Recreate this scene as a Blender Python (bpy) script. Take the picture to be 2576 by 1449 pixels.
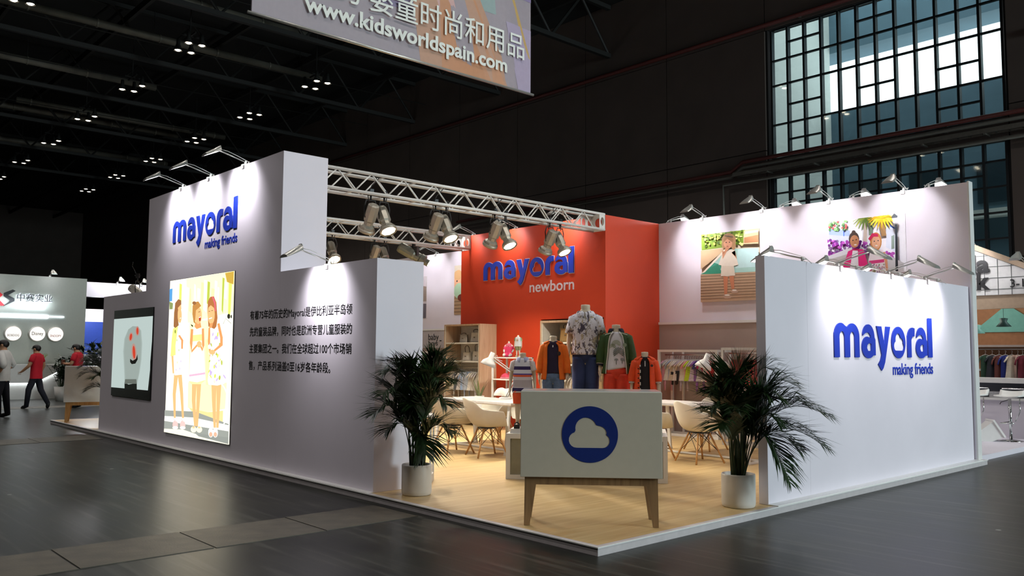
import bpy, bmesh, math, random
from mathutils import Vector, Matrix, Quaternion
random.seed(7)
for _o in list(bpy.data.objects): bpy.data.objects.remove(_o)
SC = bpy.context.scene
COL = SC.collection
PI = math.pi
# ------------------------------------------------------------------ camera
CAM = Vector((-4.7325, -4.2315, 1.4877))
_yaw, _pitch, _roll = .7396, .0773, .0062
_fw = Vector((math.sin(_yaw)*math.cos(_pitch), math.cos(_yaw)*math.cos(_pitch), math.sin(_pitch)))
_rt = Vector((math.cos(_yaw), -math.sin(_yaw), 0)); _up = _rt.cross(_fw)
_r2 = _rt*math.cos(_roll) + _up*math.sin(_roll); _u2 = -_rt*math.sin(_roll) + _up*math.cos(_roll)
_cd = bpy.data.cameras.new('camera'); _cd.sensor_width = 36; _cd.lens = 2114.4*36/2576; _cd.clip_end = 400; _cd.clip_start = .05
_co = bpy.data.objects.new('camera', _cd); COL.objects.link(_co)
_m = Matrix((_r2, _u2, -_fw)).transposed().to_4x4(); _m.translation = CAM; _co.matrix_world = _m
SC.camera = _co
# ------------------------------------------------------------------ sky, exposure
W = bpy.data.worlds.new('sky'); SC.world = W; W.use_nodes = True
_bg = W.node_tree.nodes['Background']; _bg.inputs[0].default_value = (.92, .97, 1, 1); _bg.inputs[1].default_value = 5.0
SC.view_settings.view_transform = 'Standard'; SC.view_settings.look = 'None'; SC.view_settings.gamma = 1
SC.view_settings.exposure = 0.0; SC.view_settings.use_curve_mapping = False
SC.cycles.max_bounces = 6; SC.cycles.diffuse_bounces = 3; SC.cycles.glossy_bounces = 3; SC.cycles.transparent_max_bounces = 10
SC.cycles.sample_clamp_indirect = 3.0; SC.cycles.sample_clamp_direct = 30; SC.cycles.caustics_reflective = False; SC.cycles.caustics_refractive = False
# area light added as cool daylight from behind right; its window is unseen
DAYLIGHT_W = 9800
def area_light(name, loc, target, sx, sy, power, col):
    l = bpy.data.lights.new(name, 'AREA'); l.shape = 'RECTANGLE'; l.size = sx; l.size_y = sy; l.energy = power; l.color = col
    o = bpy.data.objects.new(name, l); COL.objects.link(o); o.location = loc
    o.rotation_euler = (Vector(target)-Vector(loc)).to_track_quat('-Z', 'Y').to_euler(); return o
area_light('added_daylight', (10.5, -29.6, 7.5), (3, 0, 2.0), 14, 8, DAYLIGHT_W, (.80, .96, 1))
# light strengths of the lamps in the hall and on the stand (W)
HALL_W, ARM_W, CAN_W = 240, 82, 330
# ------------------------------------------------------------------ helpers
def lin(c): return c/12.92 if c <= .04045 else ((c+.055)/1.055)**2.4
def C(h):
    h = h.lstrip('#'); return tuple(lin(int(h[i:i+2], 16)/255) for i in (0, 2, 4)) + (1,)
_mats = {}
def M(name, col='#ffffff', rough=.55, metal=0, var=.06, scale=14., bump=0., bscale=60., spec=.5, emit=0, coat=0):
    if name in _mats: return _mats[name]
    m = bpy.data.materials.new(name); m.use_nodes = True; nt = m.node_tree; b = nt.nodes['Principled BSDF']
    c = C(col) if isinstance(col, str) else col
    b.inputs['Roughness'].default_value = rough; b.inputs['Metallic'].default_value = metal
    b.inputs['Specular IOR Level'].default_value = spec; b.inputs['Base Color'].default_value = c
    if coat: b.inputs['Coat Weight'].default_value = coat
    if emit:
        b.inputs['Emission Color'].default_value = c; b.inputs['Emission Strength'].default_value = emit
    tc = None
    if var:
        tc = nt.nodes.new('ShaderNodeTexCoord'); n = nt.nodes.new('ShaderNodeTexNoise'); n.inputs['Scale'].default_value = scale; n.inputs['Detail'].default_value = 4
        nt.links.new(tc.outputs['Object'], n.inputs['Vector'])
        r = nt.nodes.new('ShaderNodeValToRGB'); nt.links.new(n.outputs['Fac'], r.inputs['Fac'])
        r.color_ramp.elements[0].position = .3; r.color_ramp.elements[1].position = .7
        r.color_ramp.elements[0].color = tuple(x*(1-var) for x in c[:3])+(1,); r.color_ramp.elements[1].color = tuple(min(1, x*(1+var)) for x in c[:3])+(1,)
        nt.links.new(r.outputs['Color'], b.inputs['Base Color'])
    if bump:
        if not tc: tc = nt.nodes.new('ShaderNodeTexCoord')
        n2 = nt.nodes.new('ShaderNodeTexNoise'); n2.inputs['Scale'].default_value = bscale; nt.links.new(tc.outputs['Object'], n2.inputs['Vector'])
        bp = nt.nodes.new('ShaderNodeBump'); bp.inputs['Strength'].default_value = bump; bp.inputs['Distance'].default_value = .02
        nt.links.new(n2.outputs['Fac'], bp.inputs['Height']); nt.links.new(bp.outputs['Normal'], b.inputs['Normal'])
    _mats[name] = m; return m
def EM(name, col, s):
    if name in _mats: return _mats[name]
    m = bpy.data.materials.new(name); m.use_nodes = True; nt = m.node_tree; nt.nodes.remove(nt.nodes['Principled BSDF'])
    e = nt.nodes.new('ShaderNodeEmission'); e.inputs[0].default_value = C(col) if isinstance(col, str) else col; e.inputs[1].default_value = s
    nt.links.new(e.outputs[0], nt.nodes['Material Output'].inputs[0]); _mats[name] = m; return m
def ramp_mat(name, stops, axis=2, coord='Object', rough=.8, constant=True):
    """colour by position along one axis (woven stripes)"""
    if name in _mats: return _mats[name]
    m = bpy.data.materials.new(name); m.use_nodes = True; nt = m.node_tree; b = nt.nodes['Principled BSDF']; b.inputs['Roughness'].default_value = rough
    tc = nt.nodes.new('ShaderNodeTexCoord'); sx = nt.nodes.new('ShaderNodeSeparateXYZ'); r = nt.nodes.new('ShaderNodeValToRGB')
    nt.links.new(tc.outputs[coord], sx.inputs[0]); nt.links.new(sx.outputs[axis], r.inputs['Fac'])
    if constant: r.color_ramp.interpolation = 'CONSTANT'
    els = r.color_ramp.elements
    while len(els) < len(stops): els.new(.5)
    for e, (p, c) in zip(els, stops): e.position = p; e.color = C(c)
    nt.links.new(r.outputs['Color'], b.inputs['Base Color']); _mats[name] = m; return m
def print_mat(name, base, cols, scale=9, thr=.56, rough=.8, stretch=(1, 1, .6)):
    """leafy printed cloth: noise blobs of several colours on a ground"""
    if name in _mats: return _mats[name]
    m = bpy.data.materials.new(name); m.use_nodes = True; nt = m.node_tree; b = nt.nodes['Principled BSDF']; b.inputs['Roughness'].default_value = rough
    tc = nt.nodes.new('ShaderNodeTexCoord'); last = None
    for i, c in enumerate(cols):
        mp = nt.nodes.new('ShaderNodeMapping'); mp.inputs['Location'].default_value = (i*3.1, i*1.7, i*5.3); mp.inputs['Scale'].default_value = stretch
        nt.links.new(tc.outputs['Object'], mp.inputs[0])
        n = nt.nodes.new('ShaderNodeTexNoise'); n.inputs['Scale'].default_value = scale*(1+.25*i); n.inputs['Detail'].default_value = 3; n.inputs['Distortion'].default_value = 1.2
        nt.links.new(mp.outputs[0], n.inputs['Vector'])
        r = nt.nodes.new('ShaderNodeMath'); r.operation = 'GREATER_THAN'; r.inputs[1].default_value = thr; nt.links.new(n.outputs['Fac'], r.inputs[0])
        mx = nt.nodes.new('ShaderNodeMix'); mx.data_type = 'RGBA'; nt.links.new(r.outputs[0], mx.inputs[0])
        if last is None: mx.inputs[6].default_value = C(base)
        else: nt.links.new(last, mx.inputs[6])
        mx.inputs[7].default_value = C(c); last = mx.outputs[2]
    nt.links.new(last, b.inputs['Base Color']); _mats[name] = m; return m
def wood(name, c1, c2, rough=.5, scale=3, axis=0, coat=0, stretch=9):
    if name in _mats: return _mats[name]
    m = bpy.data.materials.new(name); m.use_nodes = True; nt = m.node_tree; b = nt.nodes['Principled BSDF']; b.inputs['Roughness'].default_value = rough
    b.inputs['Coat Weight'].default_value = coat; b.inputs['Coat Roughness'].default_value = .25
    tc = nt.nodes.new('ShaderNodeTexCoord'); mp = nt.nodes.new('ShaderNodeMapping'); s = [stretch]*3; s[axis] = .6; mp.inputs['Scale'].default_value = s
    n = nt.nodes.new('ShaderNodeTexNoise'); n.inputs['Scale'].default_value = scale; n.inputs['Detail'].default_value = 6; n.inputs['Distortion'].default_value = .6
    nt.links.new(tc.outputs['Object'], mp.inputs[0]); nt.links.new(mp.outputs[0], n.inputs['Vector'])
    r = nt.nodes.new('ShaderNodeValToRGB'); r.color_ramp.elements[0].position = .35; r.color_ramp.elements[1].position = .65
    r.color_ramp.elements[0].color = C(c1); r.color_ramp.elements[1].color = C(c2)
    nt.links.new(n.outputs['Fac'], r.inputs['Fac']); nt.links.new(r.outputs['Color'], b.inputs['Base Color']); _mats[name] = m; return m
def glass_mat(name, tint, mixf=.12, rough=.03):
    if name in _mats: return _mats[name]
    m = bpy.data.materials.new(name); m.use_nodes = True; nt = m.node_tree; nt.nodes.remove(nt.nodes['Principled BSDF'])
    t = nt.nodes.new('ShaderNodeBsdfTransparent'); t.inputs[0].default_value = C(tint); g = nt.nodes.new('ShaderNodeBsdfGlossy'); g.inputs['Roughness'].default_value = rough
    mx = nt.nodes.new('ShaderNodeMixShader'); mx.inputs[0].default_value = mixf
    nt.links.new(t.outputs[0], mx.inputs[1]); nt.links.new(g.outputs[0], mx.inputs[2]); nt.links.new(mx.outputs[0], nt.nodes['Material Output'].inputs[0]); _mats[name] = m; return m
class MB:
    def __init__(s): s.v = []; s.f = []; s.m = []
    def add(s, vs, fs, mi=0):
        o = len(s.v); s.v += [tuple(v) for v in vs]; s.f += [tuple(i+o for i in f) for f in fs]; s.m += [mi]*len(fs); return s
    def box(s, x0, x1, y0, y1, z0, z1, mi=0):
        return s.add([(x0,y0,z0),(x1,y0,z0),(x1,y1,z0),(x0,y1,z0),(x0,y0,z1),(x1,y0,z1),(x1,y1,z1),(x0,y1,z1)],
                     [(0,3,2,1),(4,5,6,7),(0,1,5,4),(1,2,6,5),(2,3,7,6),(3,0,4,7)], mi)
    def bar(s, a, b, w, h=None, mi=0, upv=(0, 0, 1)):
        a = Vector(a); b = Vector(b); h = h or w; d = (b-a).normalized(); u = Vector(upv)
        if abs(d.dot(u)) > .99: u = Vector((1, 0, 0))
        r = d.cross(u).normalized(); u = r.cross(d); vs = []
        for p in (a, b):
            for i, j in ((-1,-1),(1,-1),(1,1),(-1,1)): vs.append(p + r*i*w/2 + u*j*h/2)
        return s.add(vs, [(0,1,2,3),(7,6,5,4),(0,4,5,1),(1,5,6,2),(2,6,7,3),(3,7,4,0)], mi)
    def tube(s, pts, r, n=8, mi=0, cap=True, flat=1.0):
        pts = [Vector(p) for p in pts]; k = len(pts); rs = r if isinstance(r, (list, tuple)) else [r]*k; vs = []; prev = None
        for i, p in enumerate(pts):
            d = (pts[min(i+1, k-1)]-pts[max(i-1, 0)]).normalized()
            if prev is None:
                u = Vector((0, 0, 1)) if abs(d.z) < .9 else Vector((1, 0, 0)); a = d.cross(u).normalized()
            else: a = (prev - d*prev.dot(d)).normalized()
            b = d.cross(a); prev = a
            for j in range(n):
                t = 2*PI*j/n; vs.append(p + (a*math.cos(t) + b*math.sin(t)*flat)*rs[i])
        fs = [(i*n+j, i*n+(j+1) % n, (i+1)*n+(j+1) % n, (i+1)*n+j) for i in range(k-1) for j in range(n)]
        if cap: fs += [tuple(range(n))[::-1], tuple((k-1)*n+j for j in range(n))]
        return s.add(vs, fs, mi)
    def lathe(s, prof, n=20, o=(0, 0, 0), mat=None, mi=0, capb=False, capt=False):
        vs = []; o = Vector(o)
        for r, z in prof:
            for j in range(n):
                t = 2*PI*j/n; p = Vector((r*math.cos(t), r*math.sin(t), z)); p = (mat @ p if mat else p) + o; vs.append(p)
        k = len(prof); fs = [(i*n+j, i*n+(j+1) % n, (i+1)*n+(j+1) % n, (i+1)*n+j) for i in range(k-1) for j in range(n)]
        if capb: fs.append(tuple(range(n))[::-1])
        if capt: fs.append(tuple((k-1)*n+j for j in range(n)))
        return s.add(vs, fs, mi)
    def prism(s, poly, fn, t0, t1, mi=0):
        n = len(poly); vs = [fn(u, v, t0) for u, v in poly] + [fn(u, v, t1) for u, v in poly]
        return s.add(vs, [tuple(range(n))[::-1], tuple(range(n, 2*n))] + [(i, (i+1) % n, n+(i+1) % n, n+i) for i in range(n)], mi)
    def grid(s, fn, nu, nv, mi=0, closeu=False):
        vs = [fn(i/(nu if closeu else nu-1), j/(nv-1)) for j in range(nv) for i in range(nu)]
        fs = [(j*nu+i, j*nu+(i+1) % nu, (j+1)*nu+(i+1) % nu, (j+1)*nu+i) for j in range(nv-1) for i in range(nu if closeu else nu-1)]
        return s.add(vs, fs, mi)
    def mesh(s, name, mats, smooth=False):
        me = bpy.data.meshes.new(name); me.from_pydata([tuple(v) for v in s.v], [], s.f)
        for m in (mats if isinstance(mats, (list, tuple)) else [mats]): me.materials.append(m)
        for p, mi in zip(me.polygons, s.m): p.material_index = mi; p.use_smooth = smooth
        me.validate(); me.update(); return me
    def build(s, name, mats, parent=None, smooth=False, loc=None, rz=0):
        return ob(name, s.mesh(name, mats, smooth), parent, loc, rz)
def ob(name, data, parent=None, loc=None, rz=0):
    o = bpy.data.objects.new(name, data); COL.objects.link(o)
    if parent: o.parent = parent
    if loc is not None: o.location = loc
    if rz: o.rotation_euler.z = rz
    return o
def tag(o, label, cat=None, group=None, kind=None):
    if label: o['label'] = label
    if cat: o['category'] = cat
    if group: o['group'] = group
    if kind: o['kind'] = kind
    return o
def T(name, label, cat, loc=(0, 0, 0), rz=0, group=None):
    o = bpy.data.objects.new(name, None); o.empty_display_size = .1; COL.objects.link(o); o.location = loc; o.rotation_euler.z = rz
    return tag(o, label, cat, group)
def S(o, label=None):
    o['kind'] = 'structure'
    if label: o['label'] = label
    return o
def copy_tree(o, parent=None):
    c = o.copy(); COL.objects.link(c)
    if parent: c.parent = parent
    for ch in list(o.children): copy_tree(ch, c)
    return c
def dup(o, label, loc, rz=None):
    c = copy_tree(o); c['label'] = label; c.location = loc
    if rz is not None: c.rotation_euler.z = rz
    return c
def hollow(name, poly, holes, fn, depth, mat, parent):
    """a flat shape with holes cut out, extruded: filled 2D curve turned into a mesh; fn maps (u,v,t) to 3D"""
    cu = bpy.data.curves.new(name, 'CURVE'); cu.dimensions = '2D'; cu.fill_mode = 'BOTH'; cu.extrude = depth/2
    for pl in [poly]+holes:
        sp = cu.splines.new('POLY'); sp.points.add(len(pl)-1); sp.use_cyclic_u = True
        for p, (u, v) in zip(sp.points, pl): p.co = (u, v, 0, 1)
    return curve_to_mesh(name, cu, fn, depth, mat, parent)
def curve_to_mesh(name, cu, fn, depth, mat, parent):
    t = bpy.data.objects.new('tmp', cu); COL.objects.link(t); dg = bpy.context.evaluated_depsgraph_get(); dg.update()
    me = bpy.data.meshes.new_from_object(t.evaluated_get(dg)); bpy.data.objects.remove(t); me.name = name
    for v in me.vertices: v.co = Vector(fn(v.co.x, v.co.y, v.co.z + depth/2))
    me.materials.clear(); me.materials.append(mat); me.update()
    return ob(name, me, parent)
def text(name, body, fn, width, height=None, depth=.004, bold=0., mat=None, parent=None, space=1.0):
    """flat lettering: built-in font, fitted to width; fn maps (u,v,t): u along, v up from baseline"""
    cu = bpy.data.curves.new(name, 'FONT'); cu.body = body; cu.size = 1; cu.offset = bold; cu.extrude = .5; cu.space_character = space; cu.resolution_u = 4
    t = bpy.data.objects.new('tmp', cu); COL.objects.link(t); dg = bpy.context.evaluated_depsgraph_get(); dg.update()
    me = bpy.data.meshes.new_from_object(t.evaluated_get(dg)); bpy.data.objects.remove(t); me.name = name
    xs = [v.co.x for v in me.vertices]; x0, x1 = min(xs), max(xs); k = width/(x1-x0); ky = height if height else k
    for v in me.vertices: v.co = Vector(fn((v.co.x-x0)*k, v.co.y*ky, (v.co.z+.5)*depth))
    me.materials.clear(); me.materials.append(mat); me.update()
    return ob(name, me, parent)
def skin(name, joints, edges, radii, mat, parent=None, sub=1, root=None, smooth=True):
    """one continuous skin grown over a skeleton of joints"""
    keys = list(joints); me = bpy.data.meshes.new('tmp'); me.from_pydata([joints[k] for k in keys], [(keys.index(a), keys.index(b)) for a, b in edges], [])
    t = bpy.data.objects.new('tmp', me); COL.objects.link(t); md = t.modifiers.new('s', 'SKIN'); md.use_smooth_shade = smooth
    for i, k in enumerate(keys):
        r = radii[k]; me.skin_vertices[0].data[i].radius = r if isinstance(r, tuple) else (r, r)
        me.skin_vertices[0].data[i].use_root = (k == (root or keys[0]))
    if sub: s2 = t.modifiers.new('u', 'SUBSURF'); s2.levels = sub; s2.render_levels = sub
    dg = bpy.context.evaluated_depsgraph_get(); dg.update(); out = bpy.data.meshes.new_from_object(t.evaluated_get(dg)); bpy.data.objects.remove(t)
    out.name = name; out.materials.clear(); out.materials.append(mat)
    for p in out.polygons: p.use_smooth = True
    return ob(name, out, parent)
def arc(cx, cy, rx, ry, a0, a1, n):
    return [(cx+rx*math.cos(math.radians(a0+(a1-a0)*i/(n-1))), cy+ry*math.sin(math.radians(a0+(a1-a0)*i/(n-1)))) for i in range(n)]
PLAT = .065     # top of the stand's platform
# ------------------------------------------------------------------ common materials
white_paint = M('white wall paint', '#e7e1ea', .6, var=.02, scale=2)
white_gloss = M('white lacquer', '#efeee9', .3, var=.02)
white_metal = M('white powder coat', '#ebebe8', .35, var=.02)
steel = M('brushed metal', '#b9b9b6', .3, 1, var=.04)
lamp_grey = M('silver lamp housing', '#b4b4ae', .35, .6, var=.05)
black_plastic = M('black plastic', '#141414', .45, var=.05)
logo_blue = M('blue letter foil', '#2740b8', .4, var=.03)
# ================================================================== THE HALL
def floor_mat():
    m = bpy.data.materials.new('polished dark concrete'); m.use_nodes = True; nt = m.node_tree; b = nt.nodes['Principled BSDF']; L = nt.links.new
    tc = nt.nodes.new('ShaderNodeTexCoord')
    n = nt.nodes.new('ShaderNodeTexNoise'); n.inputs['Scale'].default_value = 1.6; n.inputs['Detail'].default_value = 12; n.inputs['Roughness'].default_value = .68; L(tc.outputs['Object'], n.inputs['Vector'])
    r = nt.nodes.new('ShaderNodeValToRGB'); r.color_ramp.elements[0].position = .3; r.color_ramp.elements[1].position = .75
    r.color_ramp.elements[0].color = C('#101314'); r.color_ramp.elements[1].color = C('#34362f'); L(n.outputs['Fac'], r.inputs['Fac'])
    mp = nt.nodes.new('ShaderNodeMapping'); mp.inputs['Scale'].default_value = (9, .5, 1); mp.inputs['Rotation'].default_value = (0, 0, .6); L(tc.outputs['Object'], mp.inputs[0])
    n2 = nt.nodes.new('ShaderNodeTexNoise'); n2.inputs['Scale'].default_value = 1.6; n2.inputs['Detail'].default_value = 6; L(mp.outputs[0], n2.inputs['Vector'])
    r2 = nt.nodes.new('ShaderNodeValToRGB'); r2.color_ramp.elements[0].position = .52; r2.color_ramp.elements[1].position = .72; r2.color_ramp.elements[1].color = (.085, .083, .075, 1); L(n2.outputs['Fac'], r2.inputs['Fac'])
    v = nt.nodes.new('ShaderNodeTexVoronoi'); v.inputs['Scale'].default_value = 1.3; L(tc.outputs['Object'], v.inputs['Vector'])
    sp = nt.nodes.new('ShaderNodeMath'); sp.operation = 'LESS_THAN'; sp.inputs[1].default_value = .03; L(v.outputs['Distance'], sp.inputs[0])
    ad = nt.nodes.new('ShaderNodeMix'); ad.data_type = 'RGBA'; ad.blend_type = 'ADD'; ad.inputs[0].default_value = .5; L(r.outputs[0], ad.inputs[6]); L(r2.outputs[0], ad.inputs[7])
    ad2 = nt.nodes.new('ShaderNodeMix'); ad2.data_type = 'RGBA'; L(sp.outputs[0], ad2.inputs[0]); L(ad.outputs[2], ad2.inputs[6]); ad2.inputs[7].default_value = C('#8a8d88')
    L(ad2.outputs[2], b.inputs['Base Color'])
    rr = nt.nodes.new('ShaderNodeMapRange'); rr.inputs['To Min'].default_value = .30; rr.inputs['To Max'].default_value = .40; L(n.outputs['Fac'], rr.inputs['Value']); L(rr.outputs[0], b.inputs['Roughness'])
    bp = nt.nodes.new('ShaderNodeBump'); bp.inputs['Strength'].default_value = .08; bp.inputs['Distance'].default_value = .01; L(n2.outputs['Fac'], bp.inputs['Height']); L(bp.outputs[0], b.inputs['Normal'])
    b.inputs['Specular IOR Level'].default_value = .20
    return m
_f = MB().grid(lambda u, v: (-34+52.6*u, -30+112*v, 0), 12, 24).build('floor', floor_mat()); S(_f, 'dark polished concrete floor of the exhibition hall')
plate_m = M('worn brown trench plate', '#544f43', .5, .1, var=.3, scale=5, bump=.08, bscale=70)
for ys, x0, x1 in ((2.08, -9.6, 0.0), (10.98, -6.8, 0.0), (20.0, -5.8, 8)):
    me = MB().box(.008, .942, .008, .74 if ys < 5 else .86, .0, .004).mesh('trench_plate', plate_m)
    x = x0
    while x < x1-.3:
        ob('trench_plate', me, _f, (x, ys + .02*(random.random()-.5), 0)); x += .95
HX = 18.0; HZ = 14.2
wall_dark = M('dark hall wall cladding', '#4c423c', .8, var=.10, scale=.9, bump=.2, bscale=2.5)
joint_dark = M('dark joint', '#0c0b0a', .9)
ceil_dark = M('black roof deck', '#0b0e0d', .9, var=.2)
steel_dark = M('dark roof steel', '#141513', .7, var=.15)
# wall with the big windows (bay y 2.5 .. 9.3)
wb = MB(); wb.box(HX+.06, HX+.4, -30, 2.6, 0, HZ); wb.box(HX+.06, HX+.4, 9.14, 82, 0, HZ)
wb.box(HX+.06, HX+.4, 2.6, 9.14, 11.45, HZ); wb.box(HX+.06, HX+.4, 2.6, 9.14, 6.86, 7.40); wb.box(HX+.06, HX+.4, 2.6, 9.14, 0, 3.0)
wall_hall = S(wb.build('wall_back', joint_dark), 'tall dark clad wall of the exhibition hall')
ycols = [-30, -23.4, -19.7, -16, -12.3, -8.6, -4.9, -1.2, 2.55] ; ycols2 = [9.2+3.74*i for i in range(14)]+[82]
def panel(y0, y1, z0, z1): MB().box(HX, HX+.08, y0+.014, y1-.014, z0+.014, z1-.014).build('wall_panel', wall_dark, wall_hall)
zr = [0, 3.9, 7.7, 11.45, HZ]
for cols in (ycols, ycols2):
    for a, b in zip(cols, cols[1:]):
        for z0, z1 in zip(zr, zr[1:]): panel(a, b, z0, z1)
panel(2.55, 9.2, 11.45, HZ); panel(2.55, 9.2, 6.86, 7.40)
panel(2.55, 9.2, 0, 3.0)
for nm, bx in (('wall_far', (-34, 18.4, 80, 80.4, 0, HZ)), ('wall_left_hall', (-34.4, -34, -30, 80.4, 0, HZ)), ('wall_behind', (-34, 18.4, -30.4, -30, 0, HZ))):
    S(MB().box(*bx).build(nm, wall_dark), 'dark wall of the exhibition hall')
ceil = S(MB().box(-34.4, 18.4, -30.4, 80.4, HZ, HZ+.3).build('ceiling', ceil_dark), 'black roof of the exhibition hall')
# roof trusses run across, purlins along
def roof_truss(y, k):
    t = T('roof_truss', None, 'roof truss', (0, y, 0)); S(t, 'dark steel truss under the hall roof'); del t['category']
    MB().bar((-34, 0, 12.3), (18, 0, 12.3), .16).build('chord', steel_dark, t); MB().bar((-34, 0, 14.1), (18, 0, 14.1), .16).build('chord', steel_dark, t)
    me1 = MB().tube([(0, 0, 12.3), (1.5, 0, 14.1)], .05, 6).mesh('brace', steel_dark); me2 = MB().tube([(0, 0, 14.1), (1.5, 0, 12.3)], .05, 6).mesh('brace', steel_dark)
    for i in range(-6, 12): ob('brace', (me1, me2)[i % 2], t, (i*1.5, 0, 0))
for k in range(7): roof_truss(15.5+6.05*k, k)
for x in (-2, 1.5, 5, 8.5, 12, 15.5): S(MB().bar((x, 8, 13.6), (x, 80, 13.6), .12, .25).build('roof_purlin', steel_dark), 'dark roof purlin running along the hall')
duct_m = M('dull galvanised duct', '#6a685e', .6, .3, var=.2, scale=2)
for i, (x0, x1, y, z, r) in enumerate(((-4, 7, 19.5, 13.0, .16), (1.0, 10, 23.2, 13.1, .14), (-1, 13, 27.5, 13.2, .14), (-2, 8, 33, 13, .15), (4, 14, 39.6, 13.1, .14), (-3, 12, 41, 13.1, .15), (0, 14, 48, 13.0, .15), (3, 15, 21.6, 13.3, .13))):
    d = T('ventilation_duct', ['nearest', 'second', 'third', 'fourth', 'fifth', 'sixth', 'farthest', 'right hand'][i]+' grey round duct under the dark hall roof', 'duct', (0, y, z), group='ceiling ducts')
    MB().tube([(x0, 0, 0), (x1, 0, 0)], r, 12).build('pipe', duct_m, d, True)
    fm = MB().tube([(-.03, 0, 0), (.03, 0, 0)], r*1.18, 12).mesh('flange', duct_m)
    xx = x0+.6
    while xx < x1: ob('flange', fm, d, (xx, 0, 0)); xx += 2.2
    hm = MB().bar((0, 0, 0), (0, 0, HZ-z), .02).mesh('hanger', steel_dark)
    for xx in (x0+1, (x0+x1)/2, x1-1): ob('hanger', hm, d, (xx, 0, 0))
for i, y in enumerate((20.4, 21.0, 26.6, 31.5, 38)):
    c = tag(MB().tube([(-8, y, 12.9), (2, y, 12.6), (10, y, 12.7), (17.9, y, 12.9)], .018, 5).build('suspended_cable', steel_dark), ['nearest', 'second', 'third', 'fourth', 'farthest'][i]+' thin cable strung across under the dark roof', 'cable', 'cables under the roof')
lens_on = EM('hall lamp glow', '#ffeed2', 14)
def hall_lamps(x, y, n, light, lab):
    t = T('hall_light_cluster', lab, 'ceiling light', (x, y, 12.0), group='lamp clusters under the hall roof')
    MB().bar((-.3, 0, .42), (.3, 0, .42), .05).bar((0, -.5, .42), (0, .5, .42), .05).bar((0, 0, .42), (0, 0, 2.19), .03).build('bracket', steel_dark, t)
    spots = [(.22, -.5), (.22, .45), (-.22, .5), (-.22, -.45)][:n]
    for sx, sy in spots:
        h = MB().lathe([(.02, .40), (.06, .38), (.07, .2), (.14, .02), (.145, -.02)], 12).build('lamp_housing', steel_dark, t, True, (sx, sy, 0))
        MB().lathe([(.001, -.03), (.07, -.025), (.105, .0)], 12).build('lens', lens_on, h)
    if light:
        l = bpy.data.lights.new('hall_lamp_light', 'SPOT'); l.energy = HALL_W*light; l.spot_size = math.radians(120); l.spot_blend = .6; l.shadow_soft_size = .3; l.color = (1, .94, .90)
        ob('hall_lamp_light', l, t, (0, 0, -.1))
words = ['nearest', 'second', 'third', 'fourth', 'fifth', 'sixth', 'seventh', 'eighth']
for row, x, y0, n, rn in ((0, 11.42, 25.0, 4, 'right hand'), (1, 6.18, 24.4, 4, 'middle'), (2, .95, 23.6, 4, 'left hand')):
    for k in range(6):
        hall_lamps(x + (.02 if k % 2 else -.02), y0+6.0*k, n if (row != 1 or k == 0) else 3, 3 if k < 4 else 0, f'{words[k]} cluster of white ceiling lamps in the {rn} row')
# the same rows run on above and behind the camera
for x in (11.42, 6.18, .95, -4.3, -9.5):
    for y in (13, 1, -11):
        hall_lamps(x, y, 4, 2.4, 'lamp cluster under the roof overhead, beyond the picture edges')
for k in range(2):
    hall_lamps(-4.3, 24+12*k, 4, 3, 'lamp cluster under the roof overhead, beyond the picture edges')
# ------------------------------------------------------------------ windows of the hall
frame_m = M('dark green window steel', '#10181b', .5, .2, var=.1)
pane_m = glass_mat('bluish window glass', '#d2dcdc', .09)
def hall_window(name, z0, z1, levels, extra, label):
    w = T(name, None, 'window', (HX+.14, 0, 0)); del w['category']; S(w, label)
    y0, y1, n = 2.66, 9.05, 12; dy = (y1-y0)/n
    vm = MB().box(-.04, .12, -.032, .032, z0, z1).mesh('mullion', frame_m); hm = MB().box(-.03, .06, .02, dy-.02, -.022, .022).mesh('transom', frame_m)
    for i in range(n+1): ob('mullion', vm, w, (0, y0+i*dy, 0))
    for i in range(n):
        zs = sorted(set(levels + [z for (cols, z) in extra if i in cols])); zz = [z0]+[z for z in zs if z0 < z < z1]+[z1]
        for z in zz: ob('transom', hm, w, (0, y0+i*dy, z))
        for a, b in zip(zz, zz[1:]): MB().box(.0, .012, y0+i*dy+.03, y0+(i+1)*dy-.03, a+.02, b-.02).build('pane', pane_m, w)
pairs = {1, 2, 5, 6, 9, 10}; prs = {x for x in pairs}
hall_window('window_1', 7.42, 11.42, [10.46, 9.68, 8.46], [(prs, 10.95), (prs, 9.02), (prs, 7.95)], 'tall gridded steel window high in the dark hall wall')
hall_window('window_2', 3.0, 6.84, [6.35, 5.7, 5.05, 4.4, 3.7], [(prs, 6.02)], 'lower gridded steel window behind the stand')
# building outside the window
out_m = M('blue grey concrete', '#56707e', .7, var=.1, scale=1); out_l = M('pale rendered wall', '#d6d8d2', .8, var=.04)
bld = T('neighbouring_building', 'blue grey concrete building seen through the hall windows', 'building', (24, 0, 0))
MB().box(0, 1, -14, 30, 0, 10.2).build('lower_block', out_m, bld); MB().box(0, 1.2, -14, 30, 12.45, 15.5).build('upper_beam', out_m, bld)
MB().box(-.4, -.05, -8, 30, 5.8, 6.05).build('ledge', out_l, bld)
MB().box(-4.9, 0.0, 10.12, 12.0, 0, 14.5).build('side_wall', out_l, bld)
MB().box(-5.2, 0, -14, 30, -.2, 0).build('ground_slab', out_l, bld)
for k in range(6): MB().box(-.06, -.01, -2+2.1*k, -1+2.1*k, 6.3, 7.6).build('window', M('dim office window', '#2c3a42', .2), bld)
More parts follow.
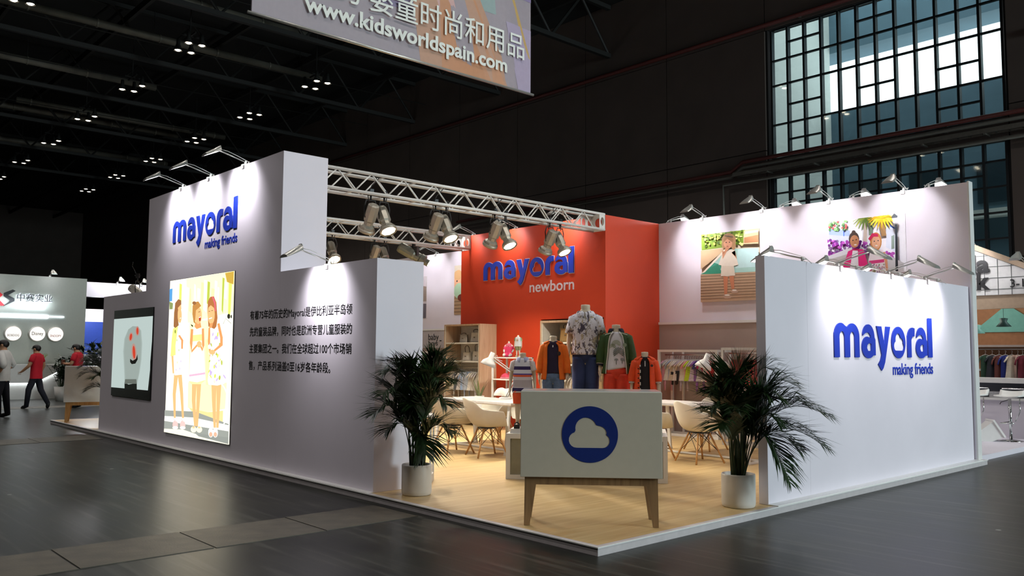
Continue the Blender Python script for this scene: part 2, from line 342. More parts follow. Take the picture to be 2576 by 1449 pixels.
# unseen mullion grid on the solid wall, added to match that area light
w3 = T('added_window_grid', None, 'window', (0, -29.9, 0)); del w3['category']; S(w3, 'added unseen steel window grid on the hall wall behind the camera')
for i in range(11): MB().box(3.5+1.4*i-.03, 3.5+1.4*i+.03, -.05, .05, 3.4, 11.6).build('mullion', frame_m, w3)
for z in (3.4, 5.4, 7.4, 9.4, 11.6): MB().box(3.5, 17.5, -.05, .05, z-.03, z+.03).build('transom', frame_m, w3)
# trays and pipes on the wall
tray_m = M('dull grey cable tray', '#5b5952', .5, .4, var=.1); red_m = M('dark red sprinkler pipe', '#471813', .55, var=.15)
tr = T('cable_tray', 'grey cable tray running along the wall between the two windows', 'cable tray', (HX-.3, 0, 7.05))
MB().bar((0, -12, 0), (0, 10.2, 0), .05, .12).build('rail', tray_m, tr); MB().bar((.25, -12, 0), (.25, 10.2, 0), .05, .12).build('rail', tray_m, tr)
rm = MB().bar((0, 0, -.03), (.25, 0, -.03), .04, .03).mesh('rung', tray_m)
for i in range(60): ob('rung', rm, tr, (0, -8+.3*i, 0))
bm_ = MB().bar((.28, 0, -.08), (-.05, 0, -.08), .05).mesh('bracket', tray_m)
for i in range(12): ob('bracket', bm_, tr, (0, -7.5+1.5*i, 0))
for i, (z, r, m, nm) in enumerate(((7.42, .06, red_m, 'dark red pipe just under the tall window'), (7.25, .05, tray_m, 'grey pipe under the red pipe below the tall window'), (6.8, .05, tray_m, 'grey pipe above the lower window'), (11.52, .07, red_m, 'dark red pipe high along the wall above the tall window'))):
    p = T('wall_pipe', nm, 'pipe', (HX-.22, 0, z), group='pipes on the hall wall')
    MB().tube([(0, -12, 0), (0, 60 if i == 3 else (9.9 if i != 2 else 10.6), 0)] + ([] if i == 3 else [(0, 10.6, -.5 - .3*i), (0, 10.6, -3.2)] if i == 2 else [(0, 10.3, -.25), (0, 24, -.3)]), r, 10).build('pipe', m, p, True)
    cm = MB().box(-.03, .22, -.03, .03, -.02, .02).mesh('clamp', tray_m)
    for k in range(8): ob('clamp', cm, p, (0, -6+2*k, 0))
sp = T('wall_camera', 'small white sensor dome on the dark wall right of the tall window', 'sensor', (HX-.02, 1.95, 9.4))
MB().box(0, .04, -.08, .08, -.12, .12).build('plate', white_metal, sp); MB().lathe([(.001, .14), (.06, .12), (.09, .05), (.09, 0)], 14, mat=Matrix.Rotation(-PI/2, 3, 'Y')).build('dome', white_metal, sp, True)
# ================================================================== THE STAND
oak = wood('pale oak floor', '#c6a56e', '#d8bc88', .38, 2.2, axis=0, coat=.25, stretch=7)
edge_m = M('white platform edging', '#c9c3c4', .5, var=.05)
pf = T('booth_platform', None, 'platform'); del pf['category']; S(pf, 'low platform with pale oak floor and white edging')
MB().box(.05, 7.95, .05, 14.88, 0, PLAT-.002).build('oak_floor', oak, pf)
for bx in ((0, .05, 0, 14.93, 0, PLAT), (.05, 8.0, 0, .05, 0, PLAT), (7.95, 8.0, .05, 14.93, 0, PLAT), (.05, 7.95, 14.88, 14.93, 0, PLAT)):
    MB().box(*bx).build('edge_board', edge_m, pf)
for bx in ((-.012, 0, -.012, 14.93, PLAT-.006, PLAT+.003), (0, 8.0, -.012, 0, PLAT-.006, PLAT+.003)): MB().box(*bx).build('edge_trim', white_metal, pf)
for bx in ((.0, .076, 3.1, 12.1, PLAT, PLAT+.008), (2.53, 7.85, .0, .112, PLAT, PLAT+.008)): MB().box(*bx).build('ledge_strip', white_metal, pf)
LX = .077
wl = T('wall_left', None, 'wall'); del wl['category']; S(wl, 'long white stand wall with lower ends and a taller middle')
MB().box(LX, .671, 3.115, 5.24, PLAT, 2.465).build('low_section', white_paint, wl)
MB().box(LX, .695, 5.242, 9.90, PLAT, 3.97).build('tall_section', white_paint, wl)
MB().box(LX, .671, 9.902, 12.06, PLAT, 2.46).build('low_section', white_paint, wl)
wr = T('wall_right', None, 'wall'); del wr['category']; S(wr, 'low white logo wall at the right front of the stand')
MB().box(2.5435, 3.35, .112, .211, PLAT, 2.45).build('panel', white_paint, wr); MB().box(3.352, 7.85, .112, .211, PLAT, 2.45).build('panel', white_paint, wr)
lower_paint = M('taupe wall paint', '#a3958f', .65, var=.03, scale=2)
ws = T('wall_side', None, 'wall'); del ws['category']; S(ws, 'tall white stand wall with photo prints above a taupe band')
MB().box(7.856, 7.95, .085, 14.9, PLAT, 3.925).build('panel', white_paint, ws)
MB().box(7.842, 7.856, .215, 5.48, PLAT, 2.03).build('taupe_band', lower_paint, ws); MB().box(7.842, 7.856, 9.5, 14.9, PLAT, 2.03).build('taupe_band', lower_paint, ws)
MB().box(7.82, 7.86, .215, 5.48, 2.03, 2.075).build('dado_rail', white_metal, ws); MB().box(7.82, 7.86, 9.5, 14.9, 2.03, 2.075).build('dado_rail', white_metal, ws)
MB().box(7.85, 7.99, .06, .085, PLAT, 3.94).build('end_post', white_metal, ws)
orange = M('orange wall paint', '#cc3f1b', .55, var=.02, scale=2)
wo = T('wall_orange', None, 'wall'); del wo['category']; S(wo, 'orange feature block with blue lettering at the back of the stand')
OX, OY0, OY1, OZ = 6.34, 5.48, 9.49, 3.925
MB().box(OX, 7.85, OY0, OY0+.04, PLAT, OZ).build('end_panel', orange, wo)
MB().box(OX, OX+.5, OY0+.04, OY1, 2.12, OZ).build('upper_panel', orange, wo)
MB().box(OX, OX+.5, 7.09, OY1, PLAT, 2.12).build('lower_panel', orange, wo)
MB().box(OX+.5, 7.85, OY0+.04, OY1, PLAT, OZ).build('rear_block', orange, wo)
# ================================================================== LAMPS AND TRUSSES
lens_m = EM('lamp lens glow', '#fbf6ff', 14)
lens_warm = EM('warm lamp lens glow', '#fff0d2', 14)
lens_dim = M('unlit lamp glass', '#dcdcd6', .2)
def make_arm():
    """floodlight on a long arm; origin at the wall top, the arm reaches out along local -y"""
    t = T('arm_spotlight', 'x', 'spotlight')
    MB().box(-.03, .03, -.045, .05, -.05, .01).box(-.012, .012, -.01, .015, .0, .06).build('clamp', lamp_grey, t)
    MB().tube([(-.03, .03, .035), (.045, .03, .035)], .006, 6).tube([(.04, .03, .02), (.055, .03, .05)], .006, 6).build('clamp_screw', lamp_grey, t, True)
    MB().tube([(0, 0, .045), (0, -.37, .145)], .0085, 8).build('arm', lamp_grey, t, True)
    h = MB(); prof = []
    n = 9   # curved hood, wide across x
    def hood(u, v):
        a = PI*u; w = .090*(.55+.45*min(1, v*2.4)) if v < .9 else .086
        y = -.35 - .21*v; zc = .15 - .10*v; return (-w*math.cos(a), y, zc + (.072*(1-.5*v)*math.sin(a)) - .01)
    h.grid(hood, n, 8)
    h.add([hood(i/8, 0) for i in range(9)], [tuple(range(9))]); h.add([hood(i/8, 1) for i in range(9)], [tuple(range(9))[::-1]])
    h.build('housing', lamp_grey, t, True)
    MB().add([(-.05, -.375, .128), (.05, -.375, .128), (.07, -.45, .094), (.07, -.55, .048), (-.07, -.55, .048), (-.07, -.45, .094)], [(0, 1, 2, 5), (5, 2, 3, 4)]).build('lens', lens_m, t)
    MB().tube([(-.03, -.36, .16), (-.03, -.36, .205), (.03, -.36, .205), (.03, -.36, .16)], .005, 6).build('knuckle', lamp_grey, t, True)
    MB().tube([(0, -.34, .16), (.01, -.25, .15), (.02, -.1, .10), (.02, .04, .05), (.03, .12, -.02)], .004, 5).build('cable', M('white cable', '#d0d0cc', .5), t, True)
    return t
def aim(o, d): o.rotation_euler = Vector(d).to_track_quat('-Z', 'Y').to_euler()
_arm0 = None
def arm(loc, rz, label, group, power=1.0, light=True):
    global _arm0
    if _arm0 is None: _arm0 = make_arm(); t = _arm0
    else: t = copy_tree(_arm0)
    t.location = loc; t.rotation_euler.z = rz; t['label'] = label; t['group'] = group
    if light:
        l = bpy.data.lights.new('floodlight_beam', 'SPOT'); l.energy = ARM_W*power; l.spot_size = math.radians(108); l.spot_blend = 1.0; l.shadow_soft_size = .05; l.color = (.98, .95, 1)
        PENDING.append((t, l))
    return t
PENDING = []
WEST, SOUTH, EAST, NORTH = -PI/2, 0, PI/2, PI     # direction the arm reaches: -x, -y, +x, +y
for y, n in ((8.56, 'left'), (7.52, 'middle'), (6.38, 'right')):
    arm((.10, y, 3.97), WEST, f'silver arm spotlight on the tall left wall, {n} one of three', 'spotlights over the left wall logo')
arm((.10, 4.13, 2.465), WEST, 'silver arm spotlight on the low left wall in front of the tall block', 'spotlights over the left wall')
for y, n in ((4.52, 'first'), (3.32, 'second'), (2.13, 'third'), (.97, 'fourth')):
    arm((7.88, y, 3.925), WEST, f'silver arm spotlight on top of the photo wall, {n} from the orange block', 'spotlights over the photo wall', 1.25)
for y, n in ((5.25, 'nearest the orange block'), (2.95, 'behind the second front lamp'), (1.75, 'behind the third front lamp'), (.62, 'at the end post')):
    arm((7.92, y, 3.925), EAST, f'arm spotlight facing away over the photo wall, {n}', 'spotlights behind the photo wall', .8, y in (5.25, 2.95))
for x, n in ((4.10, 'left'), (5.38, 'middle'), (6.45, 'right')):
    arm((x, .14, 2.45), SOUTH, f'arm spotlight reaching out over the right logo wall, {n} of three', 'spotlights over the right logo wall', .75)
for x, n in ((3.40, 'nearest the palm'), (4.62, 'second from the palm'), (5.75, 'third from the palm'), (6.95, 'farthest from the palm')):
    arm((x, .18, 2.45), NORTH, f'arm spotlight behind the right logo wall reaching inward, {n}', 'spotlights facing into the stand', .9)
for y, n in ((10.3, 'next to the orange block'), (11.3, 'second from the orange block'), (12.4, 'third from the orange block')):
    arm((7.88, y, 3.925), WEST, f'arm spotlight over the rear photo wall, {n}', 'spotlights over the rear wall')
for y, n in ((6.4, 'right'), (7.9, 'middle'), (9.2, 'left')):
    arm((6.40, y, 3.925), WEST, f'arm spotlight on top of the orange block, {n} one', 'spotlights over the orange wall', .62)
# ---------------------------------------------------------------- trusses
truss_m = M('white truss aluminium', '#e4e2dc', .4, .1, var=.03)
def box_truss(y, z, x0, x1, label):
    s = .27; t = T('box_truss', label, 'truss', (x0, y, z), group='white lighting trusses'); Lh = x1-x0
    cm = MB().tube([(0, 0, 0), (Lh, 0, 0)], .024, 10).mesh('chord', truss_m, True)
    for yy in (0, s):
        for zz in (0, s): ob('chord', cm, t, (0, yy, zz))
    n = 20; d = (Lh-.3)/n
    a = MB().tube([(0, 0, 0), (d, 0, s)], .0105, 6).mesh('brace', truss_m, True); b = MB().tube([(0, 0, s), (d, 0, 0)], .0105, 6).mesh('brace', truss_m, True)
    c = MB().tube([(0, 0, 0), (0, s, 0)], .0095, 6).mesh('cross_bar', truss_m, True)
    for i in range(n):
        for q_, yy in enumerate((0, s)): ob('brace', (a, b)[(i+q_) % 2], t, (.02+i*d, yy, 0))
        if i % 2 == 0:
            for zz in (0, s): ob('cross_bar', c, t, (.02+i*d, 0, zz))
    sq = [(0, -.015), (.15, -.015), (.15, s+.015), (0, s+.015)]; cir = arc(.075, s/2, .045, .075, 0, 345, 24)
    for xx in (Lh-.15, Lh-.30):
        for yy in ((-.02, s+.016) if xx > Lh-.2 else (s+.016,)):
            hollow('gusset_plate', sq, [cir], lambda u, v, w, xx=xx, yy=yy: (xx+u, yy+w, v), .004, truss_m, t)
    hollow('end_plate', [(-.02, -.02), (s+.02, -.02), (s+.02, s+.02), (-.02, s+.02)], [arc(s/2, s/2, .08, .08, 0, 345, 24)], lambda u, v, w: (Lh-.004+w, u, v), .004, truss_m, t)
    return t
box_truss(5.50, 3.66, .70, 6.335, 'white box truss from the tall left block to the orange corner')
box_truss(9.20, 3.64, .70, 6.335, 'white box truss farther back, ending at the left of the orange wall')
can_m = M('champagne can housing', '#a8a294', .4, .55, var=.06); can_in = M('can reflector', '#d8d4c8', .25, .8)
def make_can():
    """spot can on a yoke; the beam runs along local -z, pivot at origin"""
    t = bpy.data.objects.new('can_body_rig', None)
    b = MB().lathe([(.001, .17), (.04, .165), (.058, .15), (.062, .10), (.062, -.05), (.048, -.07), (.048, -.11), (.075, -.135), (.082, -.17), (.082, -.20), (.074, -.20), (.070, -.16)], 8).mesh('housing', can_m)
    l = MB().lathe([(.001, -.185), (.04, -.188), (.071, -.192)], 16).mesh('lens', lens_warm)
    r = MB().lathe([(.078, -.165), (.088, -.17), (.088, -.206), (.078, -.206)], 16).mesh('rim', can_m, True)
    return b, l, r
_cb, _cl, _cr = make_can()
_yoke = MB().tube([(-.075, 0, -.02), (-.085, 0, .12), (-.06, 0, .2), (.06, 0, .2), (.085, 0, .12), (.075, 0, -.02)], .008, 6).tube([(0, 0, .2), (0, 0, .27)], .012, 6).mesh('yoke', black_plastic, True)
_clampm = MB().box(-.025, .025, -.03, .03, .26, .34).tube([(0, -.05, .3), (0, .05, .3)], .008, 6).mesh('hook_clamp', black_plastic)
_cable = MB().tube([(.02, 0, .17), (.06, .03, .26), (.02, .06, .38), (-.06, .08, .47), (-.1, .05, .54)], .006, 5).mesh('cable', black_plastic, True)
def can(loc, d, label, group, power=1.0, size=1.0):
    t = T('can_spotlight', label, 'spotlight', loc, group=group)
    q = Vector(d).normalized().to_track_quat('-Z', 'Y')
    hz = Vector((d[0], d[1], 0)); rz = math.atan2(hz.y, hz.x) + PI/2
    b = ob('housing', _cb, t); b.rotation_euler = q.to_euler(); ob('lens', _cl, b); ob('rim', _cr, b)
    for nm, me in (('yoke', _yoke), ('hook_clamp', _clampm), ('cable', _cable)):
        y = ob(nm, me, t); y.rotation_euler.z = rz
    t.scale = (size*1.12,)*3; b.scale = (1.25, 1.25, 1.0)
    if power:
        l = bpy.data.lights.new('can_beam', 'SPOT'); l.energy = CAN_W*power; l.spot_size = math.radians(72); l.spot_blend = .6; l.shadow_soft_size = .06; l.color = (1, .90, .74)
        o = ob('can_beam', l, b, (0, 0, -.22))
    return t
R_ = Vector((.739, -.674, 0)); F_ = Vector((.674, .739, 0)); D_ = Vector((0, 0, -1))
for i, (xa, xb) in enumerate(((1.58, 1.80), (2.70, 2.90), (3.86, 4.08), (5.08, 5.32))):
    n = words[i] if i else 'nearest'
    can((xa, 5.60, 3.36), R_*-.34 + F_*.45 + D_*.83, f'can spotlight on the front truss, left one in the {["first", "second", "third", "last"][i]} pair from the left', 'can spotlights on the front truss', 1)
    can((xb, 5.60, 3.36), R_*.36 - F_*.34 + D_*.87, f'lit can spotlight on the front truss, right one in the {["first", "second", "third", "last"][i]} pair from the left', 'can spotlights on the front truss', .9)
for i, (xa, s) in enumerate(((3.14, 1), (4.06, -1), (4.28, 1))):
    can((xa, 9.3, 3.34), (R_*-.34 + F_*.3 + D_*.85) if s < 0 else (R_*.36 - F_*.5 + D_*.85), f'can spotlight on the rear truss, {words[i] if i else "first"} from the left', 'can spotlights on the rear truss', .8)
# big projector standing on top of the low left wall end
pj = T('large_projector_lamp', 'large olive grey stage lamp hanging under the rear truss', 'stage lamp', (5.0, 9.34, 3.22)); pj.scale = (1.75,)*3
_ax = Matrix.Rotation(math.radians(115), 3, 'Y')
_rot = (R_*.86 + D_*.5).to_track_quat('-Z', 'Y').to_matrix()
MB().lathe([(.001, .20), (.058, .19), (.064, .17), (.064, .0), (.056, -.02), (.056, -.08), (.066, -.09), (.066, -.14), (.04, -.155), (.04, -.20), (.036, -.2)], 14, (0, 0, .115), _rot).build('housing', M('olive grey lamp body', '#7d8076', .4, .5), pj)
MB().lathe([(.001, -.195), (.038, -.197)], 14, (0, 0, .115), _rot).build('lens', lens_warm, pj)
MB().bar((0, -.075, .10), (0, -.075, .20), .012, .03).bar((0, .075, .10), (0, .075, .20), .012, .03).bar((0, -.08, .20), (0, .08, .20), .03, .012).bar((0, 0, .2), (0, 0, .245), .03).build('bracket', black_plastic, pj)
# ================================================================== LETTERING
def cloud(cx, cy, w):
    """flat-bottomed cloud outline, width w, centred on cx, bottom at cy"""
    s = w/2.0; p = []
    p += arc(-.62, .38, .38, .38, 270, 105, 9); p += arc(-.16, .95, .52, .52, 192, 18, 13); p += arc(.50, .66, .36, .40, 80, 12, 5); p += arc(.66, .34, .34, .34, 60, -90, 9)
    return [(cx+x*s, cy+y*s) for x, y in p]
def glyphs():
    G = {}
    G['m'] = ([(0, 0), (0, .72)] + arc(.42, .62, .42, .40, 165, 55, 9) + [(.80, .90)] + arc(1.14, .62, .45, .40, 120, 0, 12) + [(1.59, 0), (1.28, 0), (1.28, .60)] + arc(1.13, .60, .15, .17, 0, 180, 9) + [(.97, 0), (.64, 0), (.64, .60)] + arc(.48, .60, .16, .17, 0, 180, 9) + [(.32, 0)], [])
    G['a'] = ([(.06, .66)] + arc(.45, .62, .41, .40, 160, 0, 14)[0:] + [(.92, .55), (.92, .06)] + arc(.45, .30, .45, .33, -45, -180, 10) + arc(.36, .30, .36, .34, 180, 90, 7) + [(.60, .60), (.58, .68), (.46, .76), (.30, .76), (.18, .72)], [[(.62, .42), (.48, .44), (.36, .38), (.33, .29), (.40, .20), (.62, .20)]])
    G['y'] = ([(0, .98), (.34, .98), (.52, .40), (.66, .98), (.98, .98), (.55, -.15), (.42, -.34), (.30, -.42), (.07, -.22), (.22, -.10), (.33, .08)], [])
    G['o'] = (arc(.525, .485, .525, .515, 0, 352, 40), [cloud(.55, .22, .76)])
    G['r'] = ([(0, 0), (0, .72)] + arc(.42, .62, .42, .38, 165, 70, 7) + [(.60, .98), (.58, .70), (.42, .70), (.31, .58), (.31, 0)], [])
    G['l'] = ([(0, 0), (0, 1.33), (.08, 1.36), (.37, 1.36), (.37, 0)], [])
    return G
GL = glyphs(); POS = [('m', 0), ('a', 1.757), ('y', 2.78), ('o', 3.84), ('r', 5.05), ('a', 5.73), ('l', 6.73)]
def logo(fn, k, label, depth, sub, submat, subw, subu, subv, mat=None, halo=None):
    t = T('wall_logo', label, 'logo', group='blue logos')
    for g, x in POS:
        p, hs = GL[g]; f = lambda u, v, w, x=x: fn((u+x)*k, v*k, w + (.0 if halo is None else .01))
        l = hollow('letter', p, hs, f, depth, mat or logo_blue, t)
        if halo:
            def grow(pl, e, c): return [(u+(u-c[0])*e, v+(v-c[1])*e) for u, v in pl]
            us = [u for u, _ in p]; vs_ = [v for _, v in p]; c = ((min(us)+max(us))/2, (min(vs_)+max(vs_))/2)
            hollow('letter_base', grow(p, .045, c), [grow(h, -.05, c) for h in hs], lambda u, v, w, x=x: fn((u+x)*k, v*k, w), .009, halo, t)
    text('tagline', sub, lambda u, v, w: fn(subu+u, subv+v, w), subw, subw*.165 if 'mak' in sub else subw*.25, .006, .012, submat, t)
    return t
logo(lambda u, v, w: (3.90+u, .112-w, 1.465+v), .3675, 'blue logo lettering on the low right white wall', .012, 'making friends', logo_blue, 1.18, 1.44, -.205)
logo(lambda u, v, w: (LX-w, 8.79-u, 3.14+v), .3205, 'blue logo lettering high on the tall left white wall', .012, 'making friends', logo_blue, 1.07, 1.22, -.185)
logo(lambda u, v, w: (OX-w, 8.74-u, 2.95+v), .3545, 'blue raised logo lettering on the orange wall', .02, 'newborn', M('pale lilac letters', '#e6dbe4', .5), 1.17, 1.34, -.30, halo=M('white letter base', '#f0eef2', .5))
ink = M('black vinyl letters', '#17161a', .5, var=.02)
para = T('wall_paragraph', 'four lines of black Chinese lettering on the left white wall', 'lettering')
for i, (s, w) in enumerate((('有着75年的历史的Mayoral是伊比利亚半岛领', 2.46), ('先的童装品牌，同时也是欧洲专营儿童服装的', 2.46), ('主要集团之一。我们在全球超过100个市场销', 2.46), ('售，产品系列涵盖0至16岁各年龄段。', 2.03))):
    text('text_line', s, lambda u, v, w_, i=i: (LX-w_, 6.04-u, 1.905-.213*i+v), w, .125, .003, .0, ink, para)
# ================================================================== PRINTED PICTURES
import numpy as np
class Art:
    """flat print drawn as coloured shapes; points are picked on a quadrilateral q (TL,TR,BR,BL)"""
    def __init__(s, q, fn, emit=0, step=.0004):
        A = []; B = []
        for (x, y), (u, v) in zip(q, ((0, 1), (1, 1), (1, 0), (0, 0))):
            A += [[x, y, 1, 0, 0, 0, -u*x, -u*y], [0, 0, 0, x, y, 1, -v*x, -v*y]]; B += [u, v]
        s.h = np.append(np.linalg.solve(np.array(A, float), np.array(B, float)), 1).reshape(3, 3); s.fn = fn; s.mb = MB(); s.mats = []; s.key = {}; s.k = 1; s.emit = emit; s.step = step
    def uv(s, p):
        a = s.h @ np.array((p[0], p[1], 1.0)); return (min(1, max(0, a[0]/a[2])), min(1, max(0, a[1]/a[2])))
    def mi(s, c, e=None):
        e = s.emit if e is None else e
        if (c, e) not in s.key:
            s.key[(c, e)] = len(s.mats); s.mats.append(EM(f'backlit print {c} {e}', c, e) if e else M('print '+c, c, .5, var=.03))
        return s.key[(c, e)]
    def poly(s, pts, c, e=None):
        s.k += 1; w = s.k*s.step; P = [s.uv(p) for p in pts]; s.mb.add([s.fn(u, v, w) for u, v in P], [tuple(range(len(P)))], s.mi(c, e)); return s
    def ell(s, cx, cy, rx, ry, c, e=None, n=18, rot=0):
        cr, sr = math.cos(rot), math.sin(rot)
        return s.poly([(cx+rx*math.cos(t)*cr-ry*math.sin(t)*sr, cy+rx*math.cos(t)*sr+ry*math.sin(t)*cr) for t in (2*PI*i/n for i in range(n))], c, e)
    def limb(s, pts, ws, c, e=None):
        L = []; R = []
        for i, p in enumerate(pts):
            a = pts[max(i-1, 0)]; b = pts[min(i+1, len(pts)-1)]; dx, dy = b[0]-a[0], b[1]-a[1]; l = math.hypot(dx, dy); nx, ny = -dy/l, dx/l; w = ws[i]/2
            L.append((p[0]+nx*w, p[1]+ny*w)); R.append((p[0]-nx*w, p[1]-ny*w))
        return s.poly(L+R[::-1], c, e)
    def build(s, name, parent): return s.mb.build(name, s.mats, parent)
# ---- backlit picture of three girls
lb = T('lightbox_picture', 'tall glowing lightbox picture of three girls on the left wall', 'lightbox')
Y0, Y1, Z0, Z1 = 8.82, 6.525, .265, 2.56
MB().box(LX-.012, LX, Y1-.005, Y0+.005, Z0-.005, Z1+.005).build('frame', M('thin grey lightbox frame', '#55504f', .5), lb)
LBE = 1.6
A = Art(((100, 85), (617, 8), (573, 1410), (42, 1312)), lambda u, v, w: (LX-.0125-w, Y0+(Y1-Y0)*u, Z0+(Z1-Z0)*v), LBE)
A.poly([(100, 85), (617, 8), (573, 1410), (42, 1312)], '#fffce4')
A.poly([(230, 70), (617, 8), (612, 330), (240, 420)], '#f6f2b8')
rnd = random.Random(3)
for i in range(15):
    x = 180+i*28+rnd.uniform(-8, 8); y = 90+rnd.uniform(-40, 60); h = rnd.uniform(120, 330)
    A.poly([(x, y), (x+rnd.uniform(10, 26), y+8), (x+rnd.uniform(0, 18), y+h), (x-8, y+h*.9)], rnd.choice(['#c9cf66', '#e9e7a0', '#a9b648', '#fffde8', '#d8d2c4', '#fffef0']))
A.poly([(545, 25), (615, 12), (612, 115), (560, 95)], '#b9973e'); A.poly([(98, 150), (122, 145), (118, 245), (96, 250)], '#4f8fc4'); A.poly([(96, 250), (125, 262), (122, 310), (96, 312)], '#7d8a55')
A.poly([(260, 400), (430, 400), (440, 1000), (245, 1090)], '#fff3b4'); A.poly([(385, 555), (430, 550), (425, 920), (390, 930)], '#f6dfa0'); A.poly([(245, 900), (425, 925), (560, 900), (545, 1115), (400, 1145), (240, 1110)], '#fbeab0')
A.poly([(250, 1110), (400, 1145), (530, 1130), (525, 1275), (345, 1235)], '#d9c98a')
A.poly([(50, 1132), (300, 1140), (575, 1240), (573, 1410), (42, 1312)], '#8d918a'); A.poly([(50, 1180), (290, 1190), (578, 1250), (576, 1300), (46, 1220)], '#efece0'); A.poly([(44, 1285), (200, 1290), (350, 1340), (573, 1385), (573, 1410), (42, 1312)], '#e6e2cb'); A.poly([(300, 1320), (573, 1350), (573, 1405), (330, 1345)], '#868a84')
for a0 in range(0, 150, 10):
    t0, t1 = math.radians(-75+a0), math.radians(-75+a0+10)
    A.poly([(485+95*math.cos(t0), 1090+195*math.sin(t0)), (485+95*math.cos(t1), 1090+195*math.sin(t1)), (485+84*math.cos(t1), 1090+183*math.sin(t1)), (485+84*math.cos(t0), 1090+183*math.sin(t0))], '#e9e9dc')
A.limb([(535, 430), (555, 385), (600, 425)], [5, 6, 6], '#a8a89a'); A.ell(580, 368, 12, 20, '#2b2a22'); A.ell(602, 370, 7, 14, '#2b2a22')
SK, SK2 = '#e3ab74', '#d0905a'
def legs(*ls):
    for pts, ws in ls: A.limb(pts, ws, SK)
# girl 1
legs(([(152, 840), (135, 1000), (138, 1195)], [34, 26, 15]), ([(182, 840), (196, 990), (206, 1195)], [34, 26, 16]), ([(122, 670), (130, 830)], [18, 12]))
A.poly([(132, 690), (212, 670), (200, 838), (142, 845)], '#fffdf2'); A.poly([(158, 440), (208, 450), (212, 600), (206, 700), (140, 710)], '#fffef6')
A.poly([(150, 445), (172, 450), (150, 600), (150, 680), (108, 690), (118, 560), (130, 470)], '#eef27a')
A.poly([(152, 260), (175, 230), (198, 240), (200, 275), (182, 300), (172, 390), (178, 440), (150, 462), (135, 450), (140, 340)], '#8d5f3a'); A.ell(186, 360, 17, 62, SK); A.poly([(170, 290), (198, 270), (201, 310), (176, 330)], SK); A.poly([(150, 262), (176, 230), (199, 242), (198, 272), (172, 300), (168, 420), (150, 460), (136, 440)], '#8d5f3a')
A.limb([(188, 385), (197, 380)], [5, 5], '#ffffff'); A.limb([(180, 520), (206, 560), (204, 630)], [16, 18, 14], SK2); A.ell(150, 490, 6, 16, '#7d8a3a')
for x, y in ((165, 740), (185, 790), (155, 800), (195, 730), (180, 640), (165, 560)): A.ell(x, y, 5, 10, rnd.choice(['#c4b8d8', '#d9d3a8', '#b8c890']))
for x in (146, 208): A.ell(x, 1252, 22, 38, '#e3b4ae'); A.ell(x, 1275, 24, 13, '#f2e6d8'); A.limb([(x-16, 1200), (x+12, 1225)], [8, 8], '#eec6c2')
# girl 2
legs(([(308, 890), (300, 1050), (312, 1260)], [40, 30, 18]), ([(345, 890), (338, 1050), (326, 1260)], [38, 28, 18]))
A.poly([(262, 890), (400, 880), (360, 915), (280, 915)], '#f3e79a'); A.poly([(278, 660), (386, 645), (398, 880), (330, 900), (262, 890)], '#fffef4'); A.poly([(266, 838), (396, 818), (396, 835), (266, 855)], '#cfa8bc'); A.poly([(265, 862), (397, 845), (397, 851), (265, 868)], '#e7cfd8')
A.poly([(298, 452), (330, 470), (380, 458), (386, 560), (384, 650), (278, 662), (290, 560)], '#fdf6cf'); A.poly([(292, 520), (386, 510), (386, 560), (290, 570)], '#f5df86')
A.limb([(292, 470), (284, 580), (288, 650), (345, 585)], [20, 22, 22, 14], SK2); A.limb([(380, 465), (382, 600), (378, 640), (352, 590)], [18, 20, 20, 13], SK2); A.ell(350, 592, 20, 26, SK)
A.poly([(325, 400), (360, 410), (368, 455), (330, 470), (312, 450)], SK2); A.ell(343, 360, 29, 70, SK)
A.poly([(298, 285), (312, 258), (345, 248), (368, 285), (350, 300), (325, 320), (318, 400), (322, 430), (305, 415), (296, 350)], '#b07c42'); A.ell(312, 262, 16, 14, '#8d5f3a'); A.ell(357, 388, 8, 20, '#a4382e'); A.limb([(350, 378), (364, 372)], [6, 6], '#ffffff'); A.limb([(345, 335), (360, 330)], [4, 4], '#5d3f2a')
A.poly([(283, 430), (302, 440), (302, 455), (288, 445)], '#3a3a22')
for x in (303, 350): A.ell(x, 1287, 24, 26, '#f2e6c4'); A.ell(x, 1270, 11, 8, '#d9b98a')
# girl 3
legs(([(472, 915), (472, 1060), (478, 1270)], [42, 32, 19]), ([(512, 910), (508, 1060), (500, 1270)], [40, 30, 19]))
A.limb([(437, 460), (432, 570), (446, 690)], [16, 18, 14], SK2)
A.poly([(443, 460), (470, 455), (510, 425), (522, 520), (532, 620), (560, 760), (573, 875), (555, 910), (500, 925), (428, 918), (422, 885), (438, 760), (446, 640)], '#fffdf2')
for _ in range(46):
    y = rnd.uniform(500, 900); hw = 40+30*(y-480)/420; x = 490+(y-480)*.02+rnd.uniform(-hw, hw); A.ell(x, y, rnd.uniform(4, 9), rnd.uniform(8, 22), rnd.choice(['#c5d25a', '#b9a5cf', '#dccfe0', '#a9b24a', '#e3dfc0']), rot=rnd.uniform(-.6, .6), n=9)
A.limb([(520, 425), (545, 540), (545, 595), (475, 655)], [20, 22, 24, 14], SK2); A.ell(470, 655, 24, 20, SK); A.ell(448, 612, 12, 18, '#fffaf0')
A.poly([(436, 250), (455, 214), (485, 210), (505, 260), (514, 380), (505, 450), (488, 470), (440, 450), (432, 340)], '#a5683a'); A.ell(463, 352, 29, 82, SK); A.poly([(436, 255), (470, 215), (500, 250), (498, 320), (484, 300), (460, 280), (440, 300)], '#a5683a'); A.poly([(468, 212), (480, 210), (500, 262), (502, 330), (492, 325), (488, 270)], '#c9606a')
